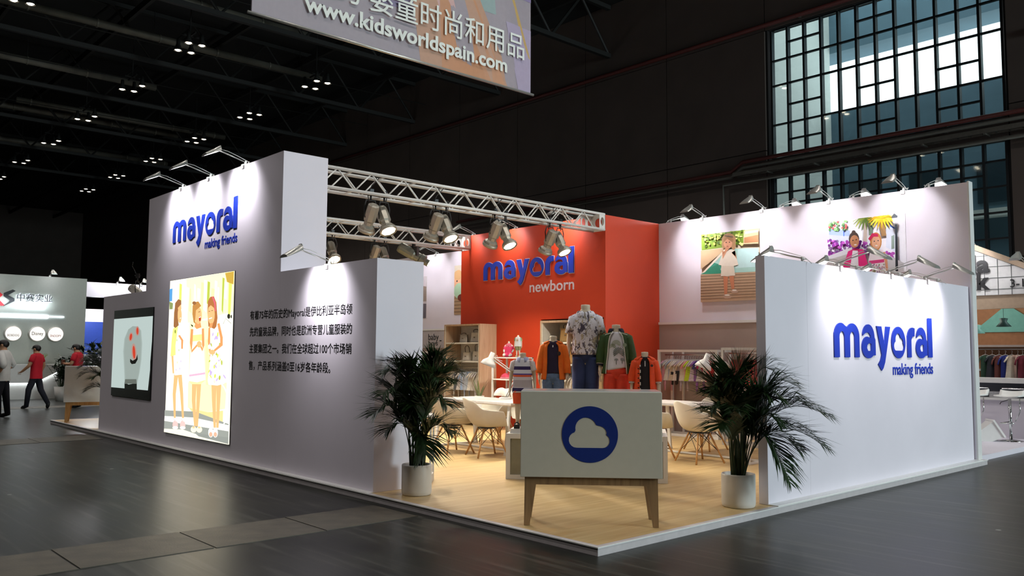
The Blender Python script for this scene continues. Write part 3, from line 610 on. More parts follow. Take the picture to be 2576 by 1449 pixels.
A.limb([(447, 388), (470, 380)], [7, 7], '#ffffff'); A.limb([(443, 330), (455, 328)], [4, 4], '#5d3f2a'); A.limb([(465, 325), (478, 322)], [4, 4], '#5d3f2a'); A.poly([(455, 425), (480, 420), (470, 460), (448, 462)], SK2)
for x in (460, 498): A.ell(x, 1310, 21, 40, '#f7f1ea'); A.ell(x, 1325, 14, 20, '#d9a58a'); A.limb([(x-18, 1295), (x+18, 1295)], [12, 12], '#ffffff')
A.build('picture', lb)
l = bpy.data.lights.new('lightbox_glow', 'AREA'); l.shape = 'RECTANGLE'; l.size = 2.2; l.size_y = 2.2; l.energy = 7; l.color = (1, .96, .82)
o = ob('lightbox_glow', l, lb, (LX-.05, (Y0+Y1)/2, (Z0+Z1)/2)); aim(o, (-1, 0, 0))
# ---- LED screen with a blurred face
sc_ = T('led_screen', 'large wall screen with black bands showing a pale blurred face', 'screen')
Y0s, Y1s, Z0s, Z1s = 11.38, 9.48, .715, 2.185
MB().box(LX-.02, LX, Y1s, Y0s, Z0s, Z1s).build('panel', M('black screen panel', '#060606', .25), sc_)
A = Art(((880, 425), (1178, 398), (1143, 1107), (850, 1070)), lambda u, v, w: (LX-.0202-w, Y0s+(Y1s-Y0s)*u, Z0s+(Z1s-Z0s)*v), .95)
A.poly([(878, 490), (1175, 468), (1165, 660), (1150, 820), (1148, 880), (1130, 1035), (852, 1010)], '#c3d3cf')
for i, (sx, c) in enumerate(((1, '#b4c3be'), (.94, '#a9b7b1'), (.86, '#a3b0aa'))):
    A.poly([(1018+(x-1018)*sx, y) for x, y in ((985, 570), (1020, 545), (1060, 548), (1085, 580), (1092, 680), (1085, 800), (1070, 900), (1050, 985), (955, 985), (952, 880), (945, 740), (955, 640))], c)
A.poly([(955, 975), (985, 990), (1015, 985), (1048, 978), (1048, 1030), (955, 1022)], '#20231f'); A.poly([(960, 950), (1045, 950), (1048, 985), (955, 985)], '#6d746c')
for x, y, rx, ry, ro in ((1006, 628, 9, 26, .15), (1057, 583, 8, 28, .0), (1030, 745, 10, 50, -.05)):
    A.ell(x, y, rx*1.9, ry*1.35, '#c0988c', rot=ro); A.ell(x, y, rx, ry, '#d8452f', rot=ro)
A.poly([(1000, 795), (1020, 810), (1045, 795), (1056, 760), (1058, 800), (1040, 832), (1012, 836), (1000, 820)], '#1c1d1a')
A.build('picture', sc_)
# ---- paper prints on the photo wall
def print_frame(name, label, y0, y1, z0, z1, q):
    t = T(name, label, 'photo print'); X = 7.856
    MB().box(X-.006, X, y1, y0, z0, z1).build('board', M('print board', '#f0eeea', .6), t)
    return t, Art(q, lambda u, v, w: (X-.0062-w, y0+(y1-y0)*u, z0+(z1-z0)*v))
t, A = print_frame('photo_print', 'photo print of a toddler in a cream dress beside a pool', 4.53, 3.36, 2.41, 3.62, ((382, 540), (838, 495), (845, 1020), (386, 1045)))
A.poly([(382, 540), (838, 495), (845, 1020), (386, 1045)], '#d9c9ae')
A.poly([(382, 540), (725, 500), (722, 600), (600, 630), (385, 655)], '#6f8a2c')
for _ in range(90):
    x = rnd.uniform(385, 715); y = rnd.uniform(520, 640) - (x-385)*.06; A.ell(x, y, rnd.uniform(6, 15), rnd.uniform(5, 12), rnd.choice(['#8fa83a', '#b5c15a', '#4c6a1e', '#d7d88a', '#3c5518']), n=8)
A.poly([(725, 515), (838, 500), (840, 610), (722, 612)], '#cbb28c'); A.poly([(728, 565), (838, 545), (838, 600), (728, 605)], '#9a6d4a'); A.poly([(735, 520), (838, 508), (838, 525), (735, 540)], '#efe9dc')
A.poly([(388, 660), (590, 640), (520, 700), (386, 800)], '#cdb08c'); A.poly([(388, 835), (580, 650), (842, 640), (842, 815)], '#a9d3c8'); A.poly([(388, 835), (480, 745), (560, 770), (520, 830)], '#3f9c86'); A.poly([(430, 800), (520, 760), (560, 830), (400, 835)], '#2f8a70'); A.poly([(680, 650), (842, 640), (842, 780), (660, 790)], '#bfe2e0'); A.poly([(575, 650), (600, 648), (420, 820), (390, 832)], '#efe2cc')
A.poly([(386, 838), (842, 815), (845, 1020), (386, 1045)], '#b89a7e')
for k in range(9): y = 850+k*21; A.poly([(386, y), (845, y-22), (845, y-18), (386, y+5)], '#7d6450')
def kidleg(x0, y0, x1, y1): A.limb([(x0, y0), (x1, y1)], [38, 22], '#c47e5c')
kidleg(585, 845, 585, 985); kidleg(630, 845, 642, 945); A.ell(597, 1000, 34, 16, '#b89a86'); A.ell(655, 963, 26, 14, '#b89a86'); A.ell(597, 990, 20, 6, '#f0e6da'); A.ell(653, 953, 18, 6, '#f0e6da')
A.poly([(570, 655), (655, 650), (685, 765), (645, 775), (660, 840), (600, 852), (548, 845), (552, 770), (530, 765)], '#efe4d2'); A.poly([(552, 772), (650, 775), (660, 845), (548, 850)], '#e3d6c2')
A.limb([(570, 665), (558, 715), (595, 650)], [22, 20, 16], '#d89a76'); A.limb([(650, 665), (670, 715), (640, 670)], [22, 20, 16], '#d89a76')
A.ell(612, 585, 56, 54, '#b08a62'); A.ell(648, 620, 18, 34, '#b08a62'); A.ell(572, 615, 16, 30, '#b08a62'); A.ell(605, 605, 34, 42, '#e0a482'); A.poly([(570, 575), (610, 545), (650, 580), (640, 600), (600, 572), (572, 600)], '#a37c54'); A.ell(592, 600, 5, 4, '#3c2a22'); A.ell(618, 598, 5, 4, '#3c2a22'); A.ell(602, 630, 8, 5, '#b0584c'); A.ell(598, 645, 14, 16, '#d89a76'); A.limb([(580, 550), (645, 560)], [8, 8], '#6b5a4e')
A.build('picture', t)
t, A = print_frame('photo_print', 'photo print of two smiling girls in front of palms and a white house', 2.13, .945, 2.72, 3.585, ((1365, 423), (1955, 355), (1970, 780), (1370, 800)))
A.poly([(1365, 423), (1955, 355), (1970, 780), (1370, 800)], '#efeef4')
A.poly([(1365, 500), (1530, 520), (1540, 570), (1368, 590)], '#c7cede'); A.poly([(1366, 470), (1520, 480), (1520, 520), (1366, 510)], '#8a9cc4'); A.poly([(1472, 450), (1480, 450), (1480, 520), (1472, 520)], '#3f62b8'); A.poly([(1810, 430), (1900, 460), (1890, 640), (1800, 600)], '#dbe2f0'); A.poly([(1830, 440), (1890, 465), (1890, 475), (1830, 452)], '#4a6fc0'); A.poly([(1845, 520), (1870, 510), (1870, 610), (1845, 615)], '#7d8d84'); A.poly([(1665, 440), (1700, 430), (1700, 510), (1668, 515)], '#6a7d6c')
for _ in range(40): A.ell(rnd.uniform(1370, 1500), rnd.uniform(415, 480), 9, 8, rnd.choice(['#3f6b3a', '#5d8a4a', '#6f9a5c', '#b03a3a', '#2f5a2c']), n=7)
A.limb([(1640, 400), (1645, 480), (1640, 560)], [30, 26, 30], '#b8a89c'); A.limb([(1770, 400), (1775, 450), (1790, 520)], [26, 40, 40], '#8a6a44')
for a in range(0, 360, 20):
    x, y = 1640+90*math.cos(math.radians(a)), 400+60*math.sin(math.radians(a)); A.limb([(1640, 395), ((1640+x)/2, (395+y)/2-12), (x, y+18)], [10, 16, 4], rnd.choice(['#6f8a2c', '#9aa838', '#55701f']))
for a in range(0, 360, 18):
    x, y = 1775+110*math.cos(math.radians(a)), 390+60*math.sin(math.radians(a)); A.limb([(1775, 392), ((1775+x)/2, (392+y)/2-12), (x, y+20)], [12, 20, 4], rnd.choice(['#e0b82a', '#c9a020', '#efd04a']))
for _ in range(130): A.ell(rnd.uniform(1368, 1700), rnd.uniform(550, 655), 12, 11, rnd.choice(['#a03aa8', '#8a2f9a', '#c05ac0', '#6a2a7d', '#7d6a8a']), n=7)
for _ in range(30): A.ell(rnd.uniform(1820, 1890), rnd.uniform(640, 700), 12, 11, rnd.choice(['#a03aa8', '#8a2f9a', '#c05ac0']), n=7)
A.poly([(1370, 665), (1560, 600), (1560, 640), (1372, 690)], '#d9d9e0'); A.poly([(1370, 690), (1560, 640), (1560, 800), (1370, 800)], '#b9b4b4'); A.poly([(1800, 640), (1970, 720), (1970, 780), (1800, 780)], '#d0cfd4')
A.limb([(1905, 440), (1912, 780)], [16, 22], '#20262e'); A.poly([(1872, 400), (1890, 365), (1915, 395), (1905, 430), (1885, 432)], '#dfe4e6'); A.poly([(1870, 385), (1890, 360), (1918, 380), (1915, 392), (1872, 396)], '#30353a')
A.poly([(1530, 630), (1580, 610), (1650, 620), (1680, 720), (1672, 760), (1520, 775), (1480, 765)], '#e0267d'); A.poly([(1565, 625), (1605, 625), (1610, 770), (1540, 775)], '#efe9f0'); A.poly([(1510, 745), (1660, 735), (1680, 800), (1490, 800)], '#e9e3ea')
A.poly([(1700, 635), (1800, 620), (1815, 700), (1830, 780), (1690, 790), (1685, 700)], '#efe4ea'); A.poly([(1690, 700), (1810, 690), (1812, 712), (1690, 724)], '#d03a7d'); A.limb([(1805, 640), (1825, 700), (1835, 780)], [26, 22, 18], '#d89a76')
for _ in range(40): A.ell(rnd.uniform(1695, 1820), rnd.uniform(725, 785), 5, 6, rnd.choice(['#7d5a8a', '#c0587d', '#8a8a5a', '#b0a0b8']), n=6)
A.ell(1580, 545, 40, 50, '#4a3a34'); A.ell(1578, 500, 16, 16, '#4a3a34'); A.ell(1584, 562, 34, 44, '#c98a62'); A.ell(1590, 586, 11, 5, '#f4e6e0'); A.ell(1588, 572, 4, 6, '#b87a54'); A.ell(1572, 555, 5, 4, '#2a1c16'); A.ell(1598, 550, 5, 4, '#2a1c16')
A.ell(1750, 565, 46, 66, '#c98a4a'); A.ell(1752, 570, 34, 48, '#e8b08e'); A.poly([(1690, 545), (1720, 505), (1765, 508), (1770, 530), (1730, 530), (1705, 560)], '#c92a5a'); A.ell(1754, 593, 10, 5, '#f6ebe6'); A.ell(1753, 578, 4, 6, '#d89a78'); A.ell(1738, 562, 5, 4, '#2a3a4a'); A.ell(1768, 558, 5, 4, '#2a3a4a')
A.build('picture', t)
t, A = print_frame('photo_print', 'photo print of baby things on boards left of the orange block', 11.62, 10.3, 2.40, 3.58, ((0, 0), (100, 0), (100, 100), (0, 100)))
A.poly([(0, 0), (100, 0), (100, 100), (0, 100)], '#d8cdb8'); A.poly([(0, 62), (100, 62), (100, 100), (0, 100)], '#a88a68')
for k in range(5): A.poly([(0, 66+7*k), (100, 66+7*k), (100, 67.2+7*k), (0, 67.2+7*k)], '#6f5640')
A.ell(12, 35, 16, 26, '#e0a884'); A.ell(10, 20, 12, 10, '#caa070'); A.ell(14, 52, 15, 16, '#a9c8a8'); A.ell(8, 32, 2, 2, '#2a2a22'); A.ell(20, 66, 10, 7, '#6b2f22'); A.ell(60, 40, 20, 24, '#c8b8a0'); A.build('picture', t)
t, A = print_frame('photo_print', 'photo print mostly hidden behind the low left wall end', 13.9, 12.74, 2.35, 3.4, ((0, 0), (100, 0), (100, 100), (0, 100)))
A.poly([(0, 0), (100, 0), (100, 100), (0, 100)], '#cfc6cc'); A.poly([(0, 60), (100, 66), (100, 100), (0, 100)], '#6a6470'); A.poly([(70, 20), (100, 25), (100, 60), (70, 60)], '#9a8a80'); A.ell(40, 45, 15, 25, '#d0a080'); A.build('picture', t)
bs = T('section_sign', 'grey section sign lettered baby boys on the rear wall', 'sign')
MB().box(7.825, 7.842, 11.45, 13.4, 1.60, 2.02).build('board', M('light grey sign board', '#b9b4b6', .6), bs)
text('lettering', 'baby', lambda u, v, w: (7.824-w, 12.60-u, 1.80+v), .42, .22, .003, .004, ink, bs); text('lettering', 'boys', lambda u, v, w: (7.824-w, 12.58-u, 1.66+v), .36, .18, .003, .004, ink, bs); text('lettering', '- 男', lambda u, v, w: (7.824-w, 12.14-u, 1.72+v), .42, .26, .003, .004, ink, bs)
# ================================================================== FURNITURE
leg_wood = wood('brown oak legs', '#7a5c3c', '#94744e', .5, 3, axis=2)
pale_wood = wood('pale oak veneer', '#b3967a', '#c6ab90', .5, 2.5, axis=2)
dowel_wood = wood('beech dowel', '#b98a54', '#cfa066', .45, 4, axis=2)
counter_m = M('off white counter lacquer', '#c4bca9', .35, var=.02)
def counter(label, loc, rz, mark, counter_m=counter_m, leg_wood=leg_wood):
    t = T('display_counter', label, 'counter', loc, rz, group='white counters on wooden legs')
    w, d = 1.17, .45
    b = MB().box(-w/2, w/2, -d/2, d/2, .40, 1.105).build('body', counter_m, t)
    bv = b.modifiers.new('bevel', 'BEVEL'); bv.width = .004; bv.segments = 2
    MB().box(-w/2+.006, w/2-.006, -d/2+.006, d/2-.006, 1.105, 1.112).build('top_sheet', M('glossy counter top', '#e2e0dc', .12, var=.01), t)
    # leg frame: apron and four tapering legs
    MB().box(-.55, .55, -.19, -.155, .335, .40).build('apron', leg_wood, t); MB().box(-.55, .55, .155, .19, .335, .40).build('apron', leg_wood, t)
    MB().box(-.55, -.515, -.155, .155, .335, .40).build('apron', leg_wood, t); MB().box(.515, .55, -.155, .155, .335, .40).build('apron', leg_wood, t)
    for sx in (-1, 1):
        for sy in (-1, 1):
            MB().prism([(sx*.55, .335), (sx*.555, .0), (sx*.508, .0), (sx*.465, .30), (sx*.455, .335)], lambda u, v, q, sy=sy: (u, sy*(.155+q), v), 0, .035).build('leg', leg_wood, t)
    if mark:
        hollow('cloud_emblem', arc(0, 0, .232, .232, 0, 355, 72), [cloud(-.005, -.110, .338)], lambda u, v, q: (u-.01, -d/2-q, .755+v), .003, M('dark blue emblem foil', '#12296f', .45), t)
    return t
counter('white counter with a blue cloud emblem at the front corner of the stand', (.660, .675, PLAT), -.804, True)
counter('small white counter on pale legs at the far left end of the platform', (.62, 14.05, PLAT), -.35, False, white_gloss, dowel_wood)
# ---- plinth for the mannequins
PU = Vector((.625, -.78, 0)); PN = Vector((.78, .625, 0)); PO = Vector((1.74, 2.95, PLAT)); PRZ = math.atan2(-.78, .625)
pl = T('mannequin_plinth', 'white boxed plinth carrying the dressed mannequins', 'plinth', PO, PRZ)
pan = M('grey olive inset panel', '#8b8a78', .6)
MB().box(0, 1.81, .02, .98, 0, .51).build('body', white_gloss, pl)
for bx in ((0, .05, 0, .02, 0, .51), (1.76, 1.81, 0, .02, 0, .51), (.05, 1.76, 0, .02, .455, .51), (.05, 1.76, 0, .02, 0, .05)): MB().box(*bx).build('frame_edge', white_gloss, pl)
MB().box(.05, 1.76, .012, .02, .05, .455).build('inset_panel', pan, pl)
TIERS = []
for (x0, x1, y0, y1, h) in ((.04, .40, .05, .42, .05), (.42, .72, .12, .6, .14), (.74, 1.1, .14, .75, .26), (1.12, 1.38, .2, .7, .12), (1.40, 1.76, .08, .45, .03)):
    MB().box(x0, x1, y0, y1, .51, .51+h).build('step', white_gloss, pl)
# ---- chairs: moulded tub shell on dowel legs
shell_m = M('cream moulded plastic', '#ece6d6', .38, var=.015)
def make_chair():
    t = T('tub_chair', 'x', 'chair')
    def rim(a):   # a=0 at the back (+y), PI at the front
        c = math.cos(a); s = abs(math.sin(a))
        z = .435 if c < -.45 else .655
        k = (c+1)/2
        zf, za, zb = .425, .66, .815
        ad = math.degrees(math.acos(max(-1, min(1, c))))
        if ad < 32: f = .5-.5*math.cos(PI*(1-ad/32)); return zb - (zb-.775)*(1-math.cos(PI*ad/32))/2*1.0
        if ad < 62: q = (ad-32)/30; return .775+(.655-.775)*(q*q*(3-2*q))
        if ad < 118: return .655-.03*(ad-62)/56
        if ad < 152: q = (ad-118)/34; return .625+(zf-.625)*(q*q*(3-2*q))
        return zf
    def pt(u, v):
        a = 2*PI*u; r = v; zr = rim(a)
        bx = .31*math.sin(a); by = (.27 if math.cos(a) > 0 else .275)*math.cos(a)
        lean = max(0, zr-.43)*.22*max(0, math.cos(a)); flare = max(0, zr-.43)*.0
        ph = r*PI/2; g = math.sin(ph)**.82; s = (1-math.cos(ph))**1.7
        return (bx*g*.98, by*g + lean*s, .405 + (zr-.405)*s - .02*math.sin(PI*min(1, r*1.1))*0)
    m = MB().grid(lambda u, v: pt(u, .04+.96*v), 56, 14, closeu=True); n0 = 0
    m.f.append(tuple(range(56))[::-1]); m.m.append(0)
    sh = m.build('shell', shell_m, t, True); sd = sh.modifiers.new('thickness', 'SOLIDIFY'); sd.thickness = .009; sd.offset = 0; ss = sh.modifiers.new('smooth', 'SUBSURF'); ss.levels = 0; ss.render_levels = 1
    for sx in (-1, 1):
        for sy in (-1, 1):
            MB().tube([(sx*.10, sy*.09, .385), (sx*.235, sy*.225, .0)], [.013, .0125], 10).build('leg', dowel_wood, t, True)
    wire = MB()
    for sx in (-1, 1):
        wire.tube([(sx*.10, -.09, .385), (sx*.185, .175, .15)], .004, 5).tube([(sx*.10, .09, .385), (sx*.185, -.175, .15)], .004, 5)
        wire.tube([(-.10, sx*.09, .385), (.185, sx*.175, .15)], .004, 5).tube([(.10, sx*.09, .385), (-.185, sx*.175, .15)], .004, 5)
    wire.build('wire_brace', black_plastic, t, True)
    MB().box(-.11, .11, -.10, .10, .38, .392).build('mount_plate', black_plastic, t)
    return t
_ch = make_chair()
CH = [((2.98, 4.72), 1.25, 'cream tub chair nearest the striped polo mannequin, before the left table'), ((2.87, 5.36), 1.45, 'cream tub chair half behind the left palm'),
      ((4.72, 2.42), 1.25, 'cream tub chair in front of the right table beside the palm'), ((4.62, 3.12), 1.1, 'cream tub chair half hidden behind the right edge of the counter'),
      ((6.02, 3.22), -1.6, 'cream tub chair on the far side of the right table'), ((4.30, 5.95), -1.6, 'cream tub chair on the far side of the left table, left one'), ((4.36, 5.30), -1.5, 'cream tub chair on the far side of the left table, right one')]
for i, ((x, y), rz, lab) in enumerate(CH):
    c = _ch if i == 0 else copy_tree(_ch); c['label'] = lab; c['group'] = 'cream tub chairs at the tables'; c.location = (x, y, PLAT); c.rotation_euler.z = rz
# white sheepskin over one chair back
sk = T('fur_throw', 'white fleece throw over the far left chair back', 'throw', (4.50, 5.98, PLAT+.83))
MB().grid(lambda u, v: (.10*math.cos(PI*v)*(1+.15*math.sin(9*u)), -.22+.44*u, .03*math.sin(PI*v)*(1+.3*math.sin(14*u+5*v)) - .10*abs(v-.5)*2), 20, 10).build('fleece', M('white fleece', '#f2efe4', .95, var=.06, scale=60, bump=.6, bscale=150), sk, True)
# ---- tables
def table(label, x0, x1, y0, y1):
    t = T('meeting_table', label, 'table', ((x0+x1)/2, (y0+y1)/2, PLAT), group='white meeting tables'); hx, hy = (x1-x0)/2, (y1-y0)/2
    MB().box(-hx, hx, -hy, hy, .70, .728).build('tabletop', M('white table laminate', '#e6e1dc', .3), t); MB().box(-hx+.002, hx-.002, -hy+.002, hy-.002, .688, .70).build('edge_band', wood('pale edge', '#c4ad90', '#d2bda2', .5), t)
    for sy in (-1, 1):
        yy = sy*(hy-.10)
        MB().bar((-hx+.07, yy, .69), (-hx-.0, yy, 0.02), .05, .03).build('leg', white_metal, t); MB().bar((hx-.07, yy, .69), (hx-.0, yy, .02), .05, .03).build('leg', white_metal, t)
        MB().box(-hx-.02, hx+.02, yy-.03, yy+.03, 0, .025).build('foot_bar', white_metal, t); MB().box(-hx+.05, hx-.05, yy-.02, yy+.02, .665, .688).build('cross_bar', white_metal, t)
    MB().box(-.02, .02, -hy+.1, hy-.1, .005, .025).build('stretcher', white_metal, t)
table('long white meeting table at the left under the desk lamp', 3.18, 3.98, 4.45, 6.25)
table('long white meeting table at the right behind the palm', 4.98, 5.72, 1.75, 3.75)
# ---- desk lamps
def desk_lamp(label, loc, rz, k=1.0):
    t = T('desk_lamp', label, 'desk lamp', loc, rz, group='white jointed desk lamps')
    MB().lathe([(.001, .03), (.09, .025), (.1, .01), (.1, 0)], 20, capb=True).build('base', white_metal, t, True)
    MB().tube([(0, 0, .02), (.16, 0, .34)], .009, 6).tube([(.03, 0, .02), (.19, 0, .34)], .009, 6).build('lower_arm', white_metal, t, True)
    MB().tube([(.17, 0, .34), (-.20, 0, .60)], .010, 6).tube([(.17, 0, .37), (-.19, 0, .635)], .008, 6).build('upper_arm', white_metal, t, True)
    MB().lathe([(.001, .018), (.025, .015), (.025, -.015), (.001, -.018)], 10, (.175, 0, .35), Matrix.Rotation(PI/2, 3, 'X')).build('joint', white_metal, t, True)
    rot = Matrix.Rotation(math.radians(22), 3, 'Y')
    s = MB().lathe([(.028, .155), (.036, .15), (.04, .06), (.055, .045), (.10, 0), (.125, -.06), (.122, -.06), (.096, -.003), (.05, .04)], 24, (-.25, 0, .56), rot).build('shade', white_gloss, t, True)
    MB().lathe([(.001, -.03), (.03, -.015), (.034, .01), (.02, .04)], 12, (-.25, 0, .56), rot).build('bulb', M('frosted bulb', '#f5f0e0', .3), s, True)
    MB().tube([(-.19, 0, .62), (-.13, .01, .66), (-.12, .01, .60), (-.05, .01, .57)], .004, 5).build('cord', white_metal, t, True)
    return t
desk_lamp('white jointed desk lamp on the left table', (3.86, 5.32, PLAT+.728), -.75)
desk_lamp('white jointed desk lamp on the right table behind the palm', (5.66, 2.68, PLAT+.728), -.75)
# ---- shelf units
in_white = M('shelf inside laminate', '#d9d6cc', .5)
su = T('shelf_unit', 'tall oak sided shelf unit standing against the left of the orange wall', 'shelf unit', (5.90, 8.35, PLAT))
MB().box(0, .44, 0, .03, 0, 1.995).build('side_panel', pale_wood, su); MB().box(0, .44, 1.10, 1.13, 0, 1.995).build('side_panel', pale_wood, su)
MB().box(0, .44, .03, 1.10, 1.965, 1.995).build('top_panel', pale_wood, su); MB().box(.42, .44, .03, 1.10, 0, 1.965).build('back_panel', in_white, su)
for z in (1.60, 1.235, .10): MB().box(.01, .42, .03, 1.10, z, z+.03).build('shelf', in_white, su)
MB().tube([(.2, .03, 1.13), (.2, 1.10, 1.13)], .012, 8).build('hanging_rail', steel, su, True)
MB().box(.0, .012, .03, .045, .0, 1.965).box(.0, .012, 1.085, 1.10, 0, 1.965).build('front_edging', in_white, su)
s2 = T('shelf_unit', 'oak framed niche shelf built into the orange wall behind the mannequins', 'shelf unit', (6.30, 5.54, PLAT))
MB().box(0, .50, 0, .16, 0, 2.03).build('side_panel', wood('warm oak veneer', '#b39a72', '#c4ab84', .5, 2.5, axis=2), s2); MB().box(0, .50, 1.50, 1.53, 0, 2.03).build('side_panel', pale_wood, s2)
MB().box(0, .50, .16, 1.50, 1.99, 2.03).build('top_panel', pale_wood, s2); MB().box(.48, .50, .16, 1.50, 0, 1.99).build('back_panel', M('taupe shelf back', '#a79c88', .6), s2); MB().box(.01, .48, 1.482, 1.50, 0, 1.99).build('side_lining', in_white, s2)
for z in (1.60, 1.20, .10): MB().box(.01, .48, .16, 1.482, z, z+.03).build('shelf', in_white, s2)
MB().tube([(.22, .16, 1.10), (.22, 1.48, 1.10)], .012, 8).build('hanging_rail', steel, s2, True)
# ---- bags
def bag(name, label, loc, rz, w, d, h, col, handle, group):
    t = T(name, label, 'bag', loc, rz, group=group); m = M('bag cloth '+col, col, .7, var=.08, bump=.2, bscale=40)
    def f(u, v):
        a = 2*PI*u; k = 1-.12*v; e = lambda c: math.copysign(abs(c)**.55, c); return (w/2*k*e(math.cos(a)), d/2*(1-.35*v)*e(math.sin(a)), h*v)
    b = MB().grid(f, 24, 8, closeu=True); b.f.append(tuple(range(24))[::-1]); b.m.append(0); b.f.append(tuple(range(7*24, 8*24))); b.m.append(0); b.build('body', m, t, True)
    MB().box(-w/2*.9, w/2*.9, -d/2*.75, d/2*.75, h*.97, h*1.01).build('zip_top', M('bag trim '+col, col, .5, var=.2), t)
    MB().box(-.02, .02, -d/2*.93, -d/2*.80, h*.45, h*.56).build('badge', M('bag badge', '#6a5a4a', .5), t)
    for s in (-1, 1): MB().tube([(s*w*.28, 0, h*.97), (s*w*.27, -d*.1, h+handle*.7), (s*w*.12, -d*.1, h+handle), (-s*w*.0, -d*.1, h+handle*1.02)], .008, 6).build('handle', M('bag handle '+col, '#4a4038', .6), t, True)
    return t
FW = -PI/2   # turned so that its front faces the camera side (-x)
bag('handbag', 'pale grey handbag with dark handle on the upper left shelf', (6.08, 8.66, PLAT+1.63), FW, .30, .14, .20, '#c4bfb6', .06, 'bags on the left shelf unit')
bag('handbag', 'grey flat bag standing left of the pale handbag on the upper shelf', (6.08, 9.05, PLAT+1.63), FW, .24, .10, .16, '#9a948c', .03, 'bags on the left shelf unit')
bag('shoulder_bag', 'pale bag with arched strap on the middle left shelf', (6.08, 8.94, PLAT+1.265), FW, .24, .13, .17, '#b8b0a4', .13, 'bags on the left shelf unit')
bag('shoulder_bag', 'pale bag with tall looped strap at the right of the middle left shelf', (6.08, 8.62, PLAT+1.265), FW, .26, .13, .19, '#c0b8ac', .14, 'bags on the left shelf unit')
bag('handbag', 'tan leather bag on the top shelf behind the mannequins', (6.50, 6.55, PLAT+1.63), FW, .34, .15, .25, '#a5814f', .08, 'tan bags behind the mannequins')
bag('handbag', 'tan bag on the lower shelf behind the mannequins', (6.50, 6.53, PLAT+1.23), FW, .40, .16, .30, '#9a7544', .05, 'tan bags behind the mannequins')
# ---- clothes on hangers
cloth = {}
def clm(col): return M('cotton '+col, col, .85, var=.10, scale=25, bump=.25, bscale=70)
def garment_mesh(kind, col, w=.24, h=.30):
    m = MB(); r = random.Random(hash((kind, col, w)) % 999 if False else len(col)*7+int(w*100))
    def ring(k, w0, d0, z, ph):
        return [((w0/2)*math.cos(t), (d0/2)*math.sin(t)*(1+.25*math.sin(5*t+ph)), z) for t in (2*PI*i/16 for i in range(16))]
    if kind == 'trousers':
        for s in (-1, 1):
            m.tube([(s*w*.13, 0, 0), (s*w*.17, 0, -h*.35), (s*w*.2, .01, -h)], [w*.21, w*.18, w*.15], 10, flat=.35)
        m.box(-w*.36, w*.36, -.02, .02, -.04, .01)
    elif kind == 'skirt':
        m.grid(lambda u, v: ((w/2)*(1-.22*(1-v))*math.cos(2*PI*u), (.05+.05*v)*math.sin(2*PI*u)*(1+.2*math.sin(10*PI*u)), -h*v), 24, 8, closeu=True)
        m.box(-w*.39, w*.39, -.035, .035, -.03, .012)
    else:
        flare = {'shirt': 1.0, 'dress': 1.35, 'onesie': .9}[kind]
        prof = [(.18, .03, 0), (.62, .04, -.03), (.74, .05, -.07), (.70, .055, -.14), (.72*flare**.5, .06, -.6), (.76*flare, .06, -1.0)]
        m.grid(lambda u, v: (lambda i, f: (lambda a, b: ((w/2)*(a[0]+(b[0]-a[0])*f)*math.cos(2*PI*u), (a[1]+(b[1]-a[1])*f)*.5*math.sin(2*PI*u)*(1+.3*math.sin(8*PI*u+4*v)), h*(a[2]+(b[2]-a[2])*f)))(prof[i], prof[min(5, i+1)]))(min(4, int(v*5)), v*5-min(4, int(v*5))), 20, 11, closeu=True)
        L = .42 if kind == 'shirt' else .30
        for s in (-1, 1): m.tube([(s*w*.28, 0, -h*.06), (s*w*.46, 0, -h*.22), (s*w*.54, .005, -h*L)], [w*.11, w*.11, w*.12], 8, flat=.4)
        if kind == 'onesie':
            for s in (-1, 1): m.tube([(s*w*.17, 0, -h*.95), (s*w*.19, 0, -h*1.5)], [w*.17, w*.11], 8, flat=.4)
    return m
hanger_mesh = MB().tube([(-.11, 0, -.035), (-.05, 0, .0), (0, 0, .02), (.05, 0, .0), (.11, 0, -.035)], .005, 5).tube([(0, 0, .02), (0, 0, .055), (.012, 0, .078), (.0, 0, .095), (-.014, 0, .08)], .003, 5).mesh('hanger', white_metal, True)
_gm = {}
def hang(kind, col, loc, rz, label, group, w=.24, h=.30):
    key = (kind, col, w, h)
    if key not in _gm: _gm[key] = garment_mesh(kind, col, w, h).mesh('cloth', clm(col), True)
    t = T('hanging_'+{'shirt': 'shirt', 'dress': 'dress', 'onesie': 'romper', 'trousers': 'trousers', 'skirt': 'shorts'}[kind], label, 'garment', loc, rz, group)
    ob('cloth', _gm[key], t); ob('hanger', hanger_mesh, t); return t
ordn = ['first', 'second', 'third', 'fourth', 'fifth', 'sixth', 'seventh', 'eighth', 'ninth', 'tenth', 'eleventh', 'twelfth', 'thirteenth', 'fourteenth', 'fifteenth', 'sixteenth', 'seventeenth', 'eighteenth', 'nineteenth', 'twentieth', 'twenty-first', 'twenty-second', 'twenty-third', 'twenty-fourth']
names = {'#d9a3b8': 'pink', '#e9e4dc': 'white', '#c9c4c4': 'grey', '#d8cbb8': 'cream', '#b9c4d8': 'pale blue', '#c8e03a': 'lime', '#efe9e0': 'ivory', '#8a5aa8': 'violet', '#22307a': 'navy', '#c0287d': 'magenta', '#b01c22': 'red', '#e6a0a8': 'rose', '#1a1a20': 'black', '#d6c8d8': 'lilac', '#9fb8dc': 'sky blue', '#5d6470': 'slate', '#d8d4cc': 'oatmeal', '#c9d6e6': 'ice blue', '#b9b0a4': 'stone', '#dcd3c4': 'sand'}
